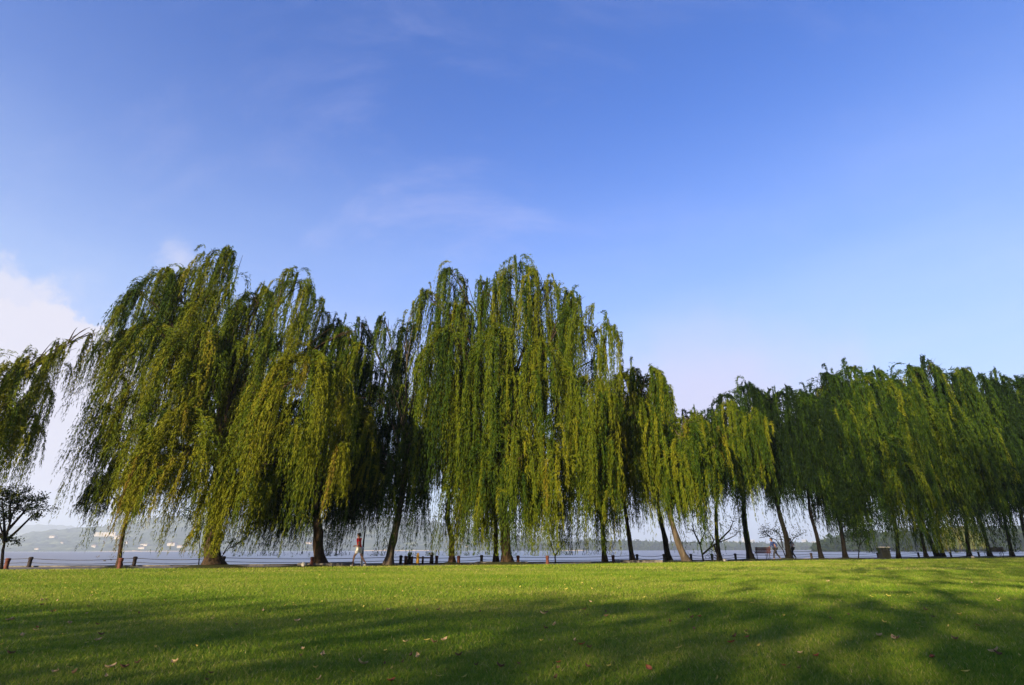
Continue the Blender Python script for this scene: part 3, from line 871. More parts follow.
# stone edged tree pits
def tree_pit(px0, px1, Y, d, h, label, m_):
    x0, x1 = gx(px0, Y), gx(px1, Y); w = x1 - x0
    root = empty('tree_pit', ((x0 + x1) / 2, Y + d / 2, 0)); tag(root, label, 'tree pit', 'raised stone tree pits on the path')
    for (cx, cy, sx, sy) in ((0, -d / 2, w, .16), (0, d / 2, w, .16), (-w / 2 + .08, 0, .16, d - .17), (w / 2 - .08, 0, .16, d - .17)):
        m = MB(); m.box(cx, cy, h / 2 - .01, sx, sy, h + .02, 0, .012); m.build('kerb', m_, root, smooth=False)
    m = MB(); m.box(0, 0, h / 2 - .03, w - .33, d - .17, h - .02); m.build('soil', M_soil, root, smooth=False)


tree_pit(297, 342, 31.2, 2.2, 0.17, 'pale stone tree pit round the straight dark trunk', M_stone)
tree_pit(474, 528, 34.9, 2.4, 0.13, 'dark stone tree pit behind the broad middle trunk', M_stone)
tree_pit(620, 662, 38.2, 2.6, 0.16, 'stone tree pit round the slim pale leaning trunk', M_stone)

# stones
def stone(px, Y, r, label, m_, sq=.8, name='stone'):
    import bmesh
    bm = bmesh.new(); bmesh.ops.create_icosphere(bm, subdivisions=3, radius=r)
    for v in bm.verts:
        v.co *= 1 + .18 * mn.noise(v.co * (2.2 / r) + Vector((px, 0, 0)))
        v.co.z *= sq
    me = bpy.data.meshes.new(name); bm.to_mesh(me); bm.free()
    me.polygons.foreach_set('use_smooth', [True] * len(me.polygons))
    o = link(name, me, m_); o.location = (gx(px, Y), Y, LZ + r * sq * .75)
    tag(o, label, 'stone')


stone(303, 30.6, .13, 'white round stone on the path edge left of the straight dark trunk', M_stonepale, .95)
stone(725, 41.2, .15, 'whitish flat stone on the grass right of the narrow trunk', M_stonepale, .7)
# crumpled scrap on grass at the right
stone(972.5, 53.8, .13, 'small crumpled cream paper scrap on the grass by the straight trunk', M_wallpale, .8, 'paper_scrap')


# litter bin
Yb = 51.5
bn = empty('litter_bin', (gx(885, Yb), Yb, 0.03)); tag(bn, 'dark square litter bin with a pale lid, beside a trunk in shade', 'litter bin')
m = MB(); m.box(0, 0, .46, .72, .6, .84, 0, .03); m.build('body', M_bin, bn, smooth=False)
m = MB(); m.box(0, 0, .935, .84, .7, .1, 0, .03); m.build('lid', M_white, bn, smooth=False)
m = MB(); m.box(0, -.302, .74, .4, .02, .14, 0, .004); m.build('slot', M_iron, bn, smooth=False)
for sx in (-.28, .28):
    m = MB(); m.box(sx, 0, .02, .08, .5, .06); m.build('foot', M_iron, bn, smooth=False)


def bench(px, Y, wood, label, rz=0.0, w=1.35):
    root = empty('park_bench', (gx(px, Y), Y, 0.01), rz); tag(root, label, 'bench', 'park benches facing the lake')
    m = MB()
    for k in range(4): m.box(0, .10 + k * .11, .45, w, .09, .035, 0, .006)
    m.build('seat', wood, root, smooth=False)
    m = MB()
    for k in range(4): m.box(0, -.02 - k * .02, .56 + k * .115, w, .03, .1, 0, .006)
    m.build('backrest', wood, root, smooth=False)
    for sx in (-1, 1):
        x = sx * (w / 2 - .12)
        m = MB(); m.tube([(x, .0, 0), (x, -.01, .45), (x, -.09, .98)], .028, 6); m.build('leg', M_iron, root)
        m = MB(); m.tube([(x, .46, 0), (x, .45, .43)], .028, 6); m.build('leg', M_iron, root)
        x2 = sx * (w / 2 + .04)
        m = MB(); m.tube([(x2, -.04, .45), (x2, -.03, .62), (x2, .05, .68), (x2, .38, .68), (x2, .48, .62), (x2, .5, .40), (x2, .47, 0)], .024, 6)
        m.build('armrest', M_iron, root)
    return root


bench(763.5, 47.5, M_redwood, 'park bench with a dark red slatted back and looped metal armrests, beside the walking pair', .18)
bench(997, 60.0, M_darkpost, 'dark park bench in deep shade between two leaning trunks near the right edge', -.1, 1.5)


# ------------------------------------------------------------------ people
def skin_obj(name, verts, edges, radii, m_, parent, root=0, sub=2):
    me = bpy.data.meshes.new(name); me.from_pydata([tuple(v) for v in verts], edges, []); me.update()
    o = link(name, me, m_, parent)
    md = o.modifiers.new('skin', 'SKIN'); md.use_smooth_shade = True
    sk = me.skin_vertices[0].data
    for i, r in enumerate(radii):
        sk[i].radius = r if hasattr(r, '__len__') else (r, r)
        sk[i].use_root = (i == root)
    s2 = o.modifiers.new('sub', 'SUBSURF'); s2.levels = sub; s2.render_levels = sub
    return o


def person(px, Y, label, height, top, legs, shoe, shorts=True, stride=0.30, rz=PI, lean=0.05, sleeves='short'):
    """walking figure; local +x is the way it faces"""
    root = empty('person', (gx(px, Y), Y, 0.01), rz); tag(root, label, 'person')
    k = height / 1.7
    P = {}
    def p(n, x, y, z, r): P[n] = (Vector((x, y, z)) * k, r if not hasattr(r, '__len__') else r)
    p('pelvis', 0, 0, .93, (.13, .11)); p('waist', .01 + lean * .3, 0, 1.07, (.12, .095)); p('chest', .02 + lean, 0, 1.27, (.17, .13)); p('neckb', .01 + lean * 1.3, 0, 1.42, (.075, .065))
    p('neck', .02 + lean * 1.5, 0, 1.49, .05); p('jaw', .05 + lean * 1.7, 0, 1.555, (.062, .072)); p('head', .03 + lean * 1.8, 0, 1.62, (.088, .1)); p('crown', .02 + lean * 1.8, 0, 1.68, (.055, .065)); p('nose', .125 + lean * 1.8, 0, 1.59, .012)
    for s, f in ((1, 1), (-1, -1)):
        y = .095 * s; a = 'L' if s > 0 else 'R'
        p('hip' + a, 0, y, .87, .095)
        p('knee' + a, stride * .55 * f + .06, y, .50, .058)
        ax = stride * f - (.02 if f > 0 else .08)
        p('ankle' + a, ax, y, .10 if f > 0 else .15, .036)
        p('heel' + a, ax - .03, y, .045 if f > 0 else .08, .035); p('toe' + a, ax + .15, y, .03, .03)
        p('sh' + a, .015 + lean, .18 * s, 1.37, .06)
        g = -f
        p('el' + a, g * .12 + lean * .6, .23 * s, 1.12, .042)
        p('wr' + a, g * .12 + .2, .2 * s, 1.02, .028)
        hx, hz = g * .12 + .27, 1.03
        p('palm' + a, hx, .19 * s, hz, (.03, .02))
        for q, (dx, dy, dz, ln) in enumerate(((.06, .02, -.02, .8), (.07, .007, -.03, 1), (.065, -.007, -.035, .95), (.055, -.02, -.04, .7))):
            p(f'f{q}{a}', hx + dx * ln, .19 * s + dy, hz + dz * ln, .009); p(f'g{q}{a}', hx + (dx + .02) * ln, .19 * s + dy, hz + (dz - .025) * ln, .008)
        p('th' + a, hx + .02, .19 * s - .035 * s, hz + .025, .011); p('tt' + a, hx + .05, .19 * s - .04 * s, hz + .02, .009)
    names = list(P); ix = {n: i for i, n in enumerate(names)}
    E = [('pelvis', 'waist'), ('waist', 'chest'), ('chest', 'neckb'), ('neckb', 'neck'), ('neck', 'jaw'), ('jaw', 'head'), ('head', 'crown'), ('head', 'nose')]
    for a in 'LR':
        E += [('pelvis', 'hip' + a), ('hip' + a, 'knee' + a), ('knee' + a, 'ankle' + a), ('ankle' + a, 'heel' + a), ('heel' + a, 'toe' + a), ('chest', 'sh' + a), ('sh' + a, 'el' + a), ('el' + a, 'wr' + a), ('wr' + a, 'palm' + a), ('palm' + a, 'th' + a), ('th' + a, 'tt' + a)]
        for q in range(4): E += [('palm' + a, f'f{q}{a}'), (f'f{q}{a}', f'g{q}{a}')]
    skin_obj('body', [P[n][0] for n in names], [(ix[a], ix[b]) for a, b in E], [tuple(np.array(P[n][1]) * k) if hasattr(P[n][1], '__len__') else P[n][1] * k for n in names], M_skin, root, 0)
    def part(name, nm, ee, add, m_, over={}):
        vs = [over.get(n, P[n][0]) for n in nm]; I = {n: i for i, n in enumerate(nm)}
        rr_ = [tuple(np.array(P[n][1]) * k + add) if hasattr(P[n][1], '__len__') else P[n][1] * k + add for n in nm]
        return skin_obj(name, vs, [(I[a], I[b]) for a, b in ee], rr_, m_, root, 0)
    mid = lambda a, b, t: P[a][0].lerp(P[b][0], t)
    te = 0.6 if sleeves == 'short' else 1.0
    ov = {'el' + a: mid('sh' + a, 'el' + a, te) for a in 'LR'}
    nm = ['waist', 'chest', 'neckb', 'shL', 'elL', 'shR', 'elR', 'pelvis']
    ee = [('waist', 'chest'), ('chest', 'neckb'), ('chest', 'shL'), ('shL', 'elL'), ('chest', 'shR'), ('shR', 'elR'), ('waist', 'pelvis')]
    if sleeves == 'long':
        nm += ['wrL', 'wrR']; ee += [('elL', 'wrL'), ('elR', 'wrR')]
    part('shirt', nm, ee, .026, top, ov)
    tl = 0.75 if shorts else 1.0
    ov = {'knee' + a: mid('hip' + a, 'knee' + a, tl) for a in 'LR'}
    nm = ['pelvis', 'hipL', 'kneeL', 'hipR', 'kneeR']; ee = [('pelvis', 'hipL'), ('hipL', 'kneeL'), ('pelvis', 'hipR'), ('hipR', 'kneeR')]
    if not shorts: nm += ['ankleL', 'ankleR']; ee += [('kneeL', 'ankleL'), ('kneeR', 'ankleR')]
    part('shorts' if shorts else 'trousers', nm, ee, .022, legs, ov)
    for a in 'LR': part('shoe', ['heel' + a, 'toe' + a], [('heel' + a, 'toe' + a)], .016, shoe)
    h = P['head'][0]
    skin_obj('hair', [h + Vector((-.03, 0, -.03)) * k, h + Vector((-.03, 0, .03)) * k, h + Vector((.0, 0, .085)) * k, h + Vector((-.07, 0, -.07)) * k], [(0, 1), (1, 2), (0, 3)],
             [(.095 * k, .088 * k), (.1 * k, .098 * k), (.07 * k, .075 * k), (.05 * k, .06 * k)], M_hair, root)
    return root


person(357.5, 31.6, 'person in a red shirt and white shorts striding left along the path', 1.68, M_red, M_wcloth, M_white, True, .30, PI - .15, .05)
person(776.5, 47.6, 'person in dark blue walking left between the red-backed bench and a dark trunk', 1.66, M_navy, M_black, M_black, False, .33, PI + .2, .14, 'long')
person(793.5, 50.5, 'person in a pale grey top and black trousers, half hidden behind the dark curving trunk', 1.72, M_grey, M_black, M_black, False, .2, PI + .2, .05)


# ------------------------------------------------------------------ ducks
def duck(px, py, label, rz):
    d = ray(px, py); t = (-1.0 - CAMH) / d.z
    p = Vector((0, 0, CAMH)) + d * t
    root = empty('duck', (p.x, p.y, -1.0), rz); tag(root, label, 'duck', 'ducks swimming on the lake')
    skin_obj('body', [(-.26, 0, .1), (-.12, 0, .07), (.08, 0, .07), (.17, 0, .12), (.2, 0, .22), (.21, 0, .28), (.3, 0, .26)], [(i, i + 1) for i in range(6)],
             [.02, .1, .11, .06, .04, .052, .014], M_duck, root, 1)


duck(104.5, 561.2, 'dark duck swimming left of its companion, lower of the two', PI)
duck(111, 560.3, 'dark duck swimming right of its companion, nearest the slender trunk', PI * .9)

# ------------------------------------------------------------------ fallen leaves on the lawn
M_fall = [noise_mat('dry_leaf_tan', (0.42, 0.29, 0.15), (0.55, 0.42, 0.25), 30, 0.7, 0), noise_mat('dry_leaf_brown', (0.09, 0.055, 0.03), (0.17, 0.105, 0.06), 30, 0.7, 0),
          noise_mat('dry_leaf_yellow', (0.42, 0.36, 0.08), (0.55, 0.46, 0.12), 30, 0.7, 0), noise_mat('dry_leaf_rust', (0.20, 0.06, 0.03), (0.28, 0.10, 0.045), 30, 0.7, 0)]


def leaf_mesh(kind, m_, curl, wide):
    n = 7; V = []; Fc = []
    for i in range(n + 1):
        t = i / n; w = wide * math.sin(PI * t ** .8) * .5 + .0015
        z = curl * (2 * t - 1) ** 2
        for q in (-1, -.5, 0, .5, 1):
            V.append(((t - .5), q * w, z + curl * .8 * abs(q) ** 2 + .01 * math.sin(7 * t + 3 * q)))
    for i in range(n):
        for q in range(4):
            a = i * 5 + q; Fc.append((a, a + 5, a + 6, a + 1))
    V += [(.5, -.008, curl), (.5, .008, curl), (.68, 0, curl * 1.6)]; b = len(V) - 3; Fc.append((b, b + 1, b + 2))
    me = bpy.data.meshes.new('fallen_leaf'); me.from_pydata(V, [], Fc); me.materials.append(m_); me.update()
    return me


LM = [leaf_mesh(0, M_fall[0], .22, .5), leaf_mesh(1, M_fall[1], .30, .45), leaf_mesh(2, M_fall[2], .12, .28), leaf_mesh(3, M_fall[3], .18, .6), leaf_mesh(4, M_fall[2], .25, .4)]
KN = ['pale tan curled leaf lying on the lawn', 'dark brown curled leaf lying on the lawn', 'slim yellow willow leaf lying on the lawn', 'rust red leaf lying on the lawn', 'curled yellow leaf lying on the lawn']
GN = ['tan fallen leaves on the lawn', 'brown fallen leaves on the lawn', 'slim yellow fallen leaves on the lawn', 'rust red fallen leaves on the lawn', 'curled yellow fallen leaves on the lawn']
spots = [(69, 625, 0), (175, 664, 0), (41, 607, 1), (22, 637, 0), (10, 655, 1), (101, 636, 1), (139, 615, 1), (263, 612, 0), (297, 622, 0), (322, 657, 0), (110, 669, 0), (124, 669, 1), (73, 675, 1), (42, 602, 0), (200, 589, 4),
         (362, 666, 0), (444, 642, 0), (418, 659, 0), (410, 658, 1), (391, 684, 3), (459, 658, 1), (500, 670, 1), (433, 644, 1), (388, 611, 0), (438, 611, 1), (417, 612, 1), (480, 613, 1), (546, 614, 1), (543, 615, 0), (606, 614, 1), (585, 611, 1),
         (554, 627, 0), (545, 630, 1), (582, 647, 3), (670, 624, 1), (667, 604, 4), (650, 673, 3), (606, 618, 1), (363, 608, 4), (934, 663, 3), (895, 643, 0), (898, 643, 1), (880, 640, 0), (957, 644, 1), (732, 646, 3), (700, 619, 3), (692, 620, 1),
         (828, 583, 0), (961, 618, 4), (1000, 660, 1), (996, 657, 0), (784, 619, 4), (885, 626, 4), (817, 661, 3), (694, 632, 1), (520, 589, 4), (567, 591, 4), (592, 591, 4), (690, 613, 1), (926, 613, 1), (889, 599, 4), (735, 640, 1)]
fr = random.Random(5)
spots2 = [(a, b, k, 1.0) for a, b, k in spots]
while len(spots2) < 270:
    y = 572 + 112 * fr.random() ** 1.5
    x = fr.uniform(0, 1024)
    dens = 1.0 if (x < 420 and y < 612) else (.55 if x < 620 else .28)
    if fr.random() > dens: continue
    k = fr.choices((0, 1, 2, 3, 4), (3, 4, 5, .6, 3))[0] if y > 612 else fr.choices((0, 2, 4, 1), (1, 6, 5, 1))[0]
    spots2.append((x, y, k, fr.uniform(.5, .95)))
for x, y, k, s in spots2:
    d = ray(x, y); t = (LZ - CAMH) / d.z
    p = Vector((0, 0, CAMH)) + d * t
    if p.y > lawn_edge(p.x) - .3: continue
    o = bpy.data.objects.new('fallen_leaf', LM[k]); COL.objects.link(o)
    sz = (.072, .056, .060, .062, .056)[k] * s * (1 + .035 * max(0, p.y - 6))
    o.location = (p.x, p.y, lawn_z(p.x, p.y) + .02); o.scale = (sz,) * 3
    o.rotation_euler = (fr.uniform(-.5, .5), fr.uniform(-.4, .4), fr.uniform(0, 6.28))
    tag(o, KN[k], 'leaf', GN[k])

# ------------------------------------------------------------------ far shore
SK = math.cos(PITCH)
def hill_fn(prof, Y0, Y1, Y2, nseed):
    ss = []; hh = []
    for px, py in prof:
        p = at(px, py, Y1); ss.append(p.x / Y1); hh.append(max(p.z + 1.0, 0))
    ss = np.array(ss); hh = np.array(hh)
    def z(x, y):
        s = x / y; h = float(np.interp(s, ss, hh))
        if y <= Y0: return -3
        if y <= Y1: t = (y - Y0) / (Y1 - Y0)
        else: t = max(0, 1 - (y - Y1) / (Y2 - Y1))
        t2 = t * t * (3 - 2 * t) * .55 + t * .45
        v = Vector((x / 420, y / 420, nseed))
        nz = (mn.noise(v) + .5 * mn.noise(v * 2.3) + .25 * mn.noise(v * 5))
        e = 4 * t * (1 - t)
        tr = 9.0 * mn.noise(Vector((x / 38, y / 38, 2))) + 6.0 * mn.noise(Vector((x / 17, y / 17, 5)))
        return -1.3 + h * t2 + nz * h * .16 * e + tr * min(1, h / 40) * min(1, t * 6) + (2 if y > Y0 else 0)
    return z


def hill(name, prof, Y0, Y1, Y2, nseed, label, m_):
    z = hill_fn(prof, Y0, Y1, Y2, nseed)
    px0, px1 = prof[0][0], prof[-1][0]
    ns = 320; ny = 60
    V = []; Fc = []
    for i in range(ns + 1):
        px = px0 + (px1 - px0) * i / ns; s = at(px, 545, 1000).x / 1000
        for j in range(ny + 1):
            t = j / ny
            y = Y0 + (Y2 - Y0) * (t ** 1.25)
            V.append((s * y, y, z(s * y, y)))
    for i in range(ns):
        for j in range(ny):
            a = i * (ny + 1) + j; Fc.append((a, a + ny + 1, a + ny + 2, a + 1))
    me = bpy.data.meshes.new(name); me.from_pydata(V, [], Fc); me.polygons.foreach_set('use_smooth', [True] * len(me.polygons)); me.update()
    tag(link(name, me, m_), label, kind='structure')
    return z


PROF = [(-160, 546), (-60, 542), (0, 541), (30, 533), (60, 530), (100, 527), (140, 520), (180, 516), (230, 514), (300, 517), (350, 519), (376, 518), (400, 517), (418, 521), (430, 523), (440, 522), (453, 527), (472, 529.5), (492, 530), (520, 536), (560, 543), (600, 548), (640, 551)]
hz_ = hill('hills', PROF, 1900, 2900, 4200, 1.0, 'wooded hills across the lake, blue with haze', M_hill)
hill('hills', [(-200, 520), (-60, 524), (0, 527), (40, 524.5), (70, 526), (110, 531), (200, 536), (420, 534), (520, 537), (620, 541), (760, 544), (1150, 546)], 4400, 5400, 6500, 4.0, 'fainter ridge of hills far behind', M_hill)


def on_hill(px, py):
    d = ray(px, py); y = 1905.0
    while y < 3300:
        p = Vector((0, 0, CAMH)) + d * (y / d.y)
        if p.z < hz_(p.x, y): return Vector((p.x, y, hz_(p.x, y)))
        y += 6
    return Vector((p.x, 2800, hz_(p.x, 2800)))


def building(px, py, wpx, hpx, label, roofed=True, floors=2, p=None, wall=None, name='building', grp='pale buildings on the far shore'):
    if p is None: p = on_hill(px, py)
    sc = p.y / 600.0 * .86
    w = wpx * sc; h = hpx * sc; d = min(w * .6, 30)
    root = empty(name, (p.x, p.y, p.z - 2), random.uniform(-.15, .15)); tag(root, label, 'building', grp)
    m = MB(); m.box(0, 0, h / 2, w, d, h + 2); m.build('wall', wall or M_wallpale, root, smooth=False)
    if roofed:
        m = MB(); a, b_, z0 = w / 2 + .6, d / 2 + .6, h + 1.02
        m.add([(-a, -b_, z0), (a, -b_, z0), (a, b_, z0), (-a, b_, z0), (-a * .7, 0, z0 + h * .3), (a * .7, 0, z0 + h * .3)], [(0, 1, 5, 4), (1, 2, 5), (2, 3, 4, 5), (3, 0, 4), (0, 3, 2, 1)])
        m.build('roof', M_roof, root, smooth=False)
    nw = max(2, min(8, int(w / 8)))
    for fl in range(floors):
        for i in range(nw):
            m = MB(); m.box(-w / 2 + w * (i + .5) / nw, -d / 2 - .12, 1.5 + h * (fl + .5) / floors, w / nw * .45, .2, h / floors * .4)
            m.build('window', M_glassd, root, smooth=False)


building(107, 536.5, 26, 4.2, 'long pale terraced hotel block high on the wooded slope, the largest building across the lake', False, 3)
building(119, 538.5, 9, 3.0, 'pale block just below the right end of the long hillside hotel')
building(37, 549.6, 4.5, 1.6, 'low white boathouse at the far shoreline near the left edge')
building(53, 537.5, 7, 1.8, 'long white house on the slope above the shoreline boathouse', True, 1)
building(62, 543.5, 3, 1.5, 'small white hillside house between the boathouse and the round-roofed one')
building(94, 547.5, 5, 2.4, 'white house above the shore left of the slender reddish trunk')
building(127, 543.5, 3, 1.6, 'small pale house on the slope just right of the slender reddish trunk')
building(142, 549, 7, 2.2, 'pinkish villa near the far shore between the slender and thick trunks')
building(145, 545.5, 9, 1.6, 'wide pale house on the slope above the pinkish villa', True, 1)
building(172, 545.5, 9, 2.4, 'pale stepped house on the slope left of the thick trunk')
building(180, 547.5, 6, 2.2, 'small pale house just below the stepped one')
building(309, 544.5, 9, 2.2, 'pale pink house seen just left of the straight dark trunk')
building(467, 547.5, 4, 1.6, 'small white house on the far slope right of the sinuous trunk')

# pale embankment at the far waterline
M_sand = noise_mat('sunlit_bank', (0.24, 0.19, 0.12), (0.32, 0.25, 0.17), 0.02, 0.9, 0)
def bank(pxa, pxb, Y, h):
    xa = at(pxa, 550, Y).x; xb = at(pxb, 550, Y).x
    m = MB(); n = 40
    for i in range(n):
        x = xa + (xb - xa) * (i + .5) / n
        hh = h * (.35 + .65 * abs(mn.noise(Vector((i * .37, Y * .01, 0)))) * 1.6) * math.sin(PI * (i + .5) / n) ** .5
        m.box(x, Y, -1 + hh / 2, (xb - xa) / n * 1.001, 30 + (i % 3), hh)
    o = m.build('embankment', M_sand, smooth=False)
    tag(o, 'pale sunlit strip of bank at the far waterline', kind='structure')


bank(352, 440, 1880, 4.2); bank(96, 200, 1885, 3.0); bank(560, 585, 1500, 2.5)


# tree belts on the far bank (each reads as one mass)
def belt(name, label, prof, Y, depth, nt, size, m_, seed, tint=.3, z0=-0.8):
    rg = np.random.default_rng(seed); Vs = []; ti = []
    pxs = np.array([p[0] for p in prof]); pys = np.array([p[1] for p in prof])
    nclump = nt // 160
    for c in range(nclump):
        px = rg.uniform(pxs[0], pxs[-1]); y = Y + rg.uniform(0, depth)
        top = at(px, float(np.interp(px, pxs, pys)), y)
        H = (top.z - z0) * rg.uniform(.6, 1.05)
        r = H * rg.uniform(.35, .55)
        n = 160
        D = rg.normal(0, 1, (n, 3)); D /= np.linalg.norm(D, axis=1, keepdims=True)
        q = D * (rg.random((n, 1)) ** .4)
        C = np.stack([top.x + q[:, 0] * r, y + q[:, 1] * r, z0 + H * .5 + q[:, 2] * H * .5], 1)
        A = rg.normal(0, size, (n, 3)); B = rg.normal(0, size, (n, 3))
        V = np.empty((n * 3, 3)); V[0::3] = C; V[1::3] = C + A; V[2::3] = C + B
        Vs.append(V); ti.append(np.full(n, np.clip(tint + rg.normal(0, .2), 0, 1)))
    V = np.concatenate(Vs)
    return tag(link(name, mesh_np(name, V, tri=np.arange(len(V)).reshape(-1, 3), tint=np.concatenate(ti)), m_), label, 'wood', kind='stuff')


me = mesh_np('far_bank', [(at(490, 550, 1500).x, 1500, -.7), (3500, 1500, -.7), (5200, 2600, -.7), (at(490, 550, 1500).x * 1.6, 2600, -.7)], quads=[(0, 1, 2, 3)])
tag(link('far_bank', me, M_soil), 'low land across the lake', kind='structure')
belt('treeline', 'low hazy belt of trees along the far shore', [(500, 547), (540, 543.5), (580, 541.5), (600, 540.5), (612, 543), (628, 541), (650, 543), (690, 544), (760, 544), (830, 544.5), (1060, 543)], 1505, 120, 90000, 5.0, M_dark, 41, .4)
V = [(gx(812, 470), 468, -.8), (gx(1200, 470), 440, -.8), (gx(1200, 470) + 60, 620, -.8), (gx(812, 470), 620, -.8)]
tag(link('near_bank', mesh_np('near_bank', V, quads=[(0, 1, 2, 3)]), M_soil), 'wooded spit of land on the right', kind='structure')
belt('woodland', 'dark wooded spit across the water behind the right hand willows', [(812, 546), (826, 538), (845, 531), (880, 528), (920, 526), (1060, 522), (1150, 520)], 475, 60, 60000, 1.5, M_dark, 42, .15)

# two sunlit willows on that spit
def far_willow(label, px, top, hw, Y, seed):
    base = Vector((gx(px, Y), Y, -.8)); root = empty('willow_tree', base); tag(root, label, 'tree', 'sunlit willows across the water')
    t = at(px, top, Y); r = hw * Y / 588
    L = [(t.x, Y, t.z, r, r, r * .5, -.3, .16, .3), (t.x - r * .5, Y - 2, t.z - 2, r * .6, r * .6, r * .3, 0, .16, .35), (t.x + r * .5, Y - 1, t.z - 3, r * .6, r * .6, r * .3, 0, .16, .3)]
    V, T, ti = strand_cloud(L, 0.02, 1.5, .45, .7, 2.0, .22, seed)
    link('crown', mesh_np('crown', V - np.array(base), tri=T, tint=ti), M_willow, root)
    m = MB(); m.tube([(0, 0, 0), (.2, 0, t.z * .5), (0, 0, t.z * .85)], [.6, .4, .2], 8); m.build('trunk', M_bark, root)


far_willow('sunlit yellow willow across the water, seen left of the straight dark trunk', 948, 527, 10, 440, 51)
far_willow('second sunlit yellow willow across the water, seen nearest the straight dark trunk', 961, 526, 9, 445, 52)
far_willow('small sunlit willow across the water, seen right of the straight dark trunk', 973, 534, 6, 438, 53)

# hazy towers of the city across the lake
tw = [(727, 538.5, 5, 'narrow hazy tower, leftmost above the far treeline'), (736, 540, 6, 'low broad hazy block above the far treeline'), (745, 535.5, 4, 'tallest hazy tower above the far treeline'), (753, 538, 6, 'hazy slab tower left of the bench shrub'), (806, 538, 5, 'hazy tower seen right of the dark curving trunk'), (815, 540, 5, 'lower hazy tower beside the one right of the curving trunk'), (668, 541, 3, 'slim hazy tower seen above the far treeline left of the others')]
for px, top, w_, lb in tw:
    Yt = 3600; p = at(px, 550, Yt); t = at(px, top, Yt); hgt = t.z + 1
    building(px, 549, w_, hgt / 6.0, lb, False, 4, Vector((p.x, Yt, 0)), M_tower, 'tower', 'hazy city towers across the lake')

# tall trees standing behind the photographer: their shade falls over the near and right-hand lawn
def shade_wood(x0, x1, y0, y1, z0, z1, n, sz, seed, ramp_m, gain, wav):
    """a belt of trees filled evenly with leaf clumps; thins out over its first ramp_m metres"""
    rg = np.random.default_rng(seed)
    u = rg.random(n * 4)
    dens = np.clip(u * (x1 - x0) / max(ramp_m, .1), 0.0, 1) * (1 + gain * u)
    u = u[rg.random(n * 4) < dens / (1 + gain)][:n]; n = len(u)
    x = x0 + u * (x1 - x0); y = rg.uniform(y0, y1, n)
    top = z1 + wav * (np.sin(x * .9 + y * .3) * .4 + np.sin(x * .37 + 1.3) * .6 + .35 * np.sin(x * 2.3 + y))
    C = np.stack([x, y, z0 + (top - z0) * rg.random(n)], 1)
    A = rg.normal(0, sz, (n, 3)); B = rg.normal(0, sz, (n, 3))
    V = np.empty((n * 3, 3)); V[0::3] = C; V[1::3] = C + A; V[2::3] = C + B
    o = tag(link('woodland', mesh_np('woodland', V, tri=np.arange(n * 3).reshape(-1, 3), tint=np.full(n, .4)), M_dark), 'tall wood behind the lawn', 'wood', kind='stuff')
    mb = MB(); r = random.Random(seed); q = x0 + 2
    while q < x1:
        yy = r.uniform(y0 + 1, y1 - 1); mb.tube([(q, yy, -.1), (q + .1, yy, 2.0), (q, yy, z0 + 1.5)], [.2, .14, .05], 7); q += r.uniform(3.5, 7)
    mb.build('trunks', M_bark, o)


SUN_AZ = math.radians(31)      # behind the camera, to its left
SUN_EL = math.radians(15)
tos = Vector((-math.sin(SUN_AZ) * math.cos(SUN_EL), -math.cos(SUN_AZ) * math.cos(SUN_EL), math.sin(SUN_EL)))
kx, ky = -math.sin(SUN_AZ), -math.cos(SUN_AZ)
tE = math.tan(SUN_EL)
Hl = 9.5; dl = (Hl / tE)                         # the low belt's shade ends about 8 m in front of the camera
yl = 8.6 + ky * dl
shade_wood(-75, 75, yl - 3, yl, .4, Hl + .7, 150000, .17, 61, .1, 0.0, .3)
shade_wood(-7 + kx * (8 + 12) / -ky, 100, -36, -12, 3.0, 31, 300000, .24, 62, 22, 2.0, 2.6)

# ------------------------------------------------------------------ light and sky
sl = bpy.data.lights.new('sun', 'SUN'); sl.energy = 5.0; sl.angle = math.radians(0.53); sl.color = (1.0, 0.80, 0.50)
so = bpy.data.objects.new('sun', sl); COL.objects.link(so)
so.rotation_euler = tos.to_track_quat('Z', 'Y').to_euler()

w = bpy.data.worlds.new('World'); S.world = w; w.use_nodes = True
nt = w.node_tree; L = nt.links.new
bg = nt.nodes['Background']
sky = nt.nodes.new('ShaderNodeTexSky'); sky.sky_type = 'NISHITA'; sky.sun_disc = False
sky.sun_elevation = SUN_EL
sky.sun_rotation = math.atan2(tos.x, tos.y)
sky.altitude = 0; sky.air_density = 1.0; sky.dust_density = 0.6; sky.ozone_density = 3.0
tc = nt.nodes.new('ShaderNodeTexCoord')
VEC = tc.outputs['Generated']


def vmath(op, a, b=None):
    n = nt.nodes.new('ShaderNodeVectorMath'); n.operation = op
    if hasattr(a, 'is_output') or hasattr(a, 'links'): L(a, n.inputs[0])
    else: n.inputs[0].default_value = a
    if b is not None:
        if hasattr(b, 'links'): L(b, n.inputs[1])
        else: n.inputs[1].default_value = b
    return n


def m_(op, a, b=None, c=None, clamp=False):
    n = nt.nodes.new('ShaderNodeMath'); n.operation = op; n.use_clamp = clamp
    for i, v in enumerate((a, b, c)):
        if v is None: continue
        if hasattr(v, 'links'): L(v, n.inputs[i])
        else: n.inputs[i].default_value = v
    return n.outputs[0]


def sm(v, lo, hi):
    n = nt.nodes.new('ShaderNodeMapRange'); n.interpolation_type = 'SMOOTHSTEP'
    L(v, n.inputs[0]); n.inputs[1].default_value = lo; n.inputs[2].default_value = hi
    return n.outputs[0]


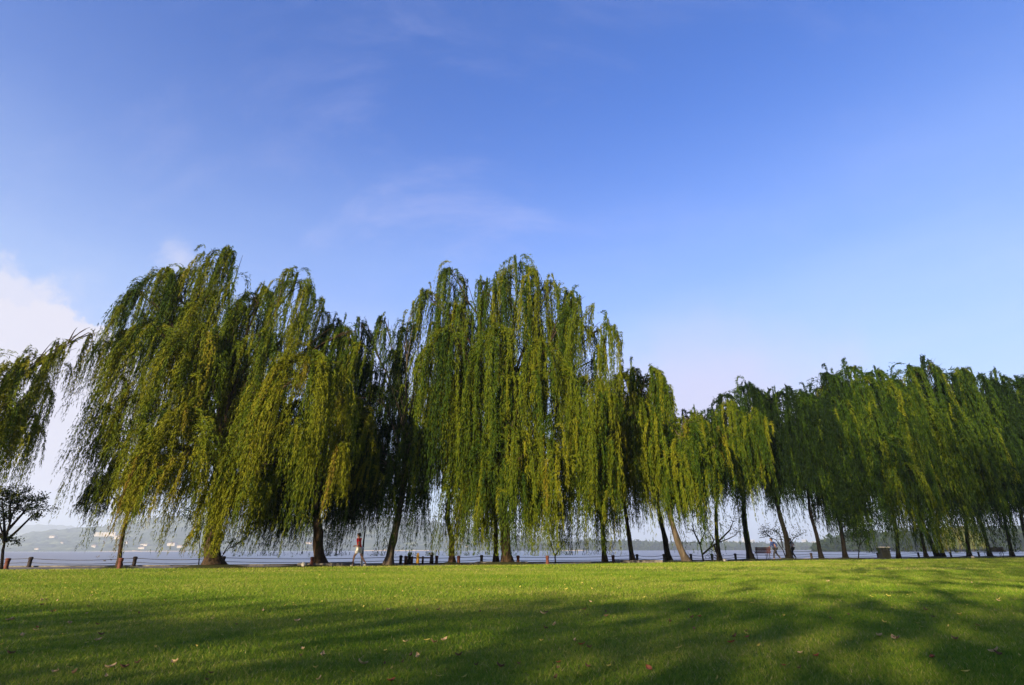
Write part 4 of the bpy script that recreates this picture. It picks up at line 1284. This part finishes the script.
def noise_n(vec, scale, detail=6, rough=.55, stretch=None, rot=None, dist=0.0):
    if stretch or rot:
        mp = nt.nodes.new('ShaderNodeMapping')
        if stretch: mp.inputs['Scale'].default_value = stretch
        if rot: mp.inputs['Rotation'].default_value = rot
        L(vec, mp.inputs['Vector']); vec = mp.outputs[0]
    n = nt.nodes.new('ShaderNodeTexNoise'); n.inputs['Scale'].default_value = scale; n.inputs['Detail'].default_value = detail
    n.inputs['Roughness'].default_value = rough; n.inputs['Distortion'].default_value = dist
    L(vec, n.inputs['Vector']); return n.outputs['Fac']


def blob(px, py, rad, soft, nz, amt):
    d = ray(px, py).normalized()
    v = vmath('SUBTRACT', VEC, tuple(d))
    ln = nt.nodes.new('ShaderNodeVectorMath'); ln.operation = 'LENGTH'; L(v.outputs[0], ln.inputs[0])
    q = m_('ADD', ln.outputs['Value'], m_('MULTIPLY', m_('SUBTRACT', nz, .5), amt))
    n = nt.nodes.new('ShaderNodeMapRange'); n.interpolation_type = 'SMOOTHSTEP'
    L(q, n.inputs[0]); n.inputs[1].default_value = rad + soft; n.inputs[2].default_value = rad - soft
    return n.outputs[0]


nzc = noise_n(VEC, 8, 10, .65)
cum = blob(25, 398, .135, .007, nzc, .15)
for a in ((-70, 385, .17, .02), (88, 372, .07, .03), (150, 400, .12, .1), (20, 440, .17, .08), (178, 268, .015, .03)):
    cum = m_('MAXIMUM', cum, m_('MULTIPLY', blob(a[0], a[1], a[2], a[3], nzc, .2), .85 if a[0] < 120 else .5))
sep = nt.nodes.new('ShaderNodeSeparateXYZ'); L(VEC, sep.inputs[0])
cir = noise_n(VEC, 2.2, 10, .66, (1.2, 4.0, 2.2), (.3, .5, .75), .35)
cir2 = noise_n(VEC, 1.1, 3, .5)
cirf = m_('MULTIPLY', sm(cir, .48, .82), sm(cir2, .36, .62))
leftness = sm(sep.outputs['X'], .35, -.15)
cirf = m_('MULTIPLY', m_('MULTIPLY', cirf, m_('ADD', m_('MULTIPLY', leftness, .7), .3)), .27)
band = m_('MULTIPLY', sm(sep.outputs['Z'], .74, .04), m_('ADD', .55, m_('MULTIPLY', noise_n(VEC, 3, 5, .5, (1, 1, 4)), .6)))
skc = nt.nodes.new('ShaderNodeHueSaturation'); skc.inputs['Saturation'].default_value = 1.26; skc.inputs['Value'].default_value = 1.0; skc.inputs['Hue'].default_value = 0.515
L(sky.outputs[0], skc.inputs['Color'])
CLOUD = (2.6, 2.55, 3.7, 1)
def mixc(a, fac, col):
    n = nt.nodes.new('ShaderNodeMix'); n.data_type = 'RGBA'
    L(fac, n.inputs[0]); L(a, n.inputs[6]); n.inputs[7].default_value = col
    return n.outputs[2]


cb = nt.nodes.new('ShaderNodeMix'); cb.data_type = 'RGBA'; cb.blend_type = 'MULTIPLY'; cb.inputs[0].default_value = 1.0
L(skc.outputs[0], cb.inputs[6]); cb.inputs[7].default_value = (1.06, .97, 1.12, 1)
c = mixc(cb.outputs[2], band, (2.15, 2.66, 3.45, 1))
c = mixc(c, cirf, CLOUD)
low = m_('MAXIMUM', m_('MULTIPLY', blob(700, 400, .16, .15, nzc, .3), .75), m_('MULTIPLY', blob(380, 350, .10, .12, nzc, .25), .55))
low = m_('MULTIPLY', low, sm(sep.outputs['Z'], .46, .24))
c = mixc(c, low, (2.65, 2.45, 3.2, 1))
c = mixc(c, cum, (2.8, 2.75, 3.2, 1))
L(c, bg.inputs['Color']); bg.inputs['Strength'].default_value = 0.10

# ------------------------------------------------------------------ haze
HAZE = 2.4e-4
m, ntm, bs = mat('air')
ntm.nodes.remove(bs)
pv = ntm.nodes.new('ShaderNodeVolumePrincipled'); pv.inputs['Color'].default_value = (0.74, 0.85, 1.0, 1); pv.inputs['Density'].default_value = HAZE; pv.inputs['Anisotropy'].default_value = 0.2
ntm.links.new(pv.outputs[0], ntm.nodes['Material Output'].inputs['Volume'])
hb = MB(); hb.box(0, 3200, 148, 19500, 9600, 304)
tag(hb.build('haze', m, smooth=False), 'thin blue haze over the lake', kind='stuff')

S.view_settings.view_transform = 'Standard'; S.view_settings.look = 'None'; S.view_settings.gamma = 1; S.view_settings.exposure = 1.53
S.cycles.max_bounces = 6; S.cycles.diffuse_bounces = 3; S.cycles.glossy_bounces = 2; S.cycles.transmission_bounces = 3; S.cycles.volume_bounces = 1
S.cycles.use_denoising = True
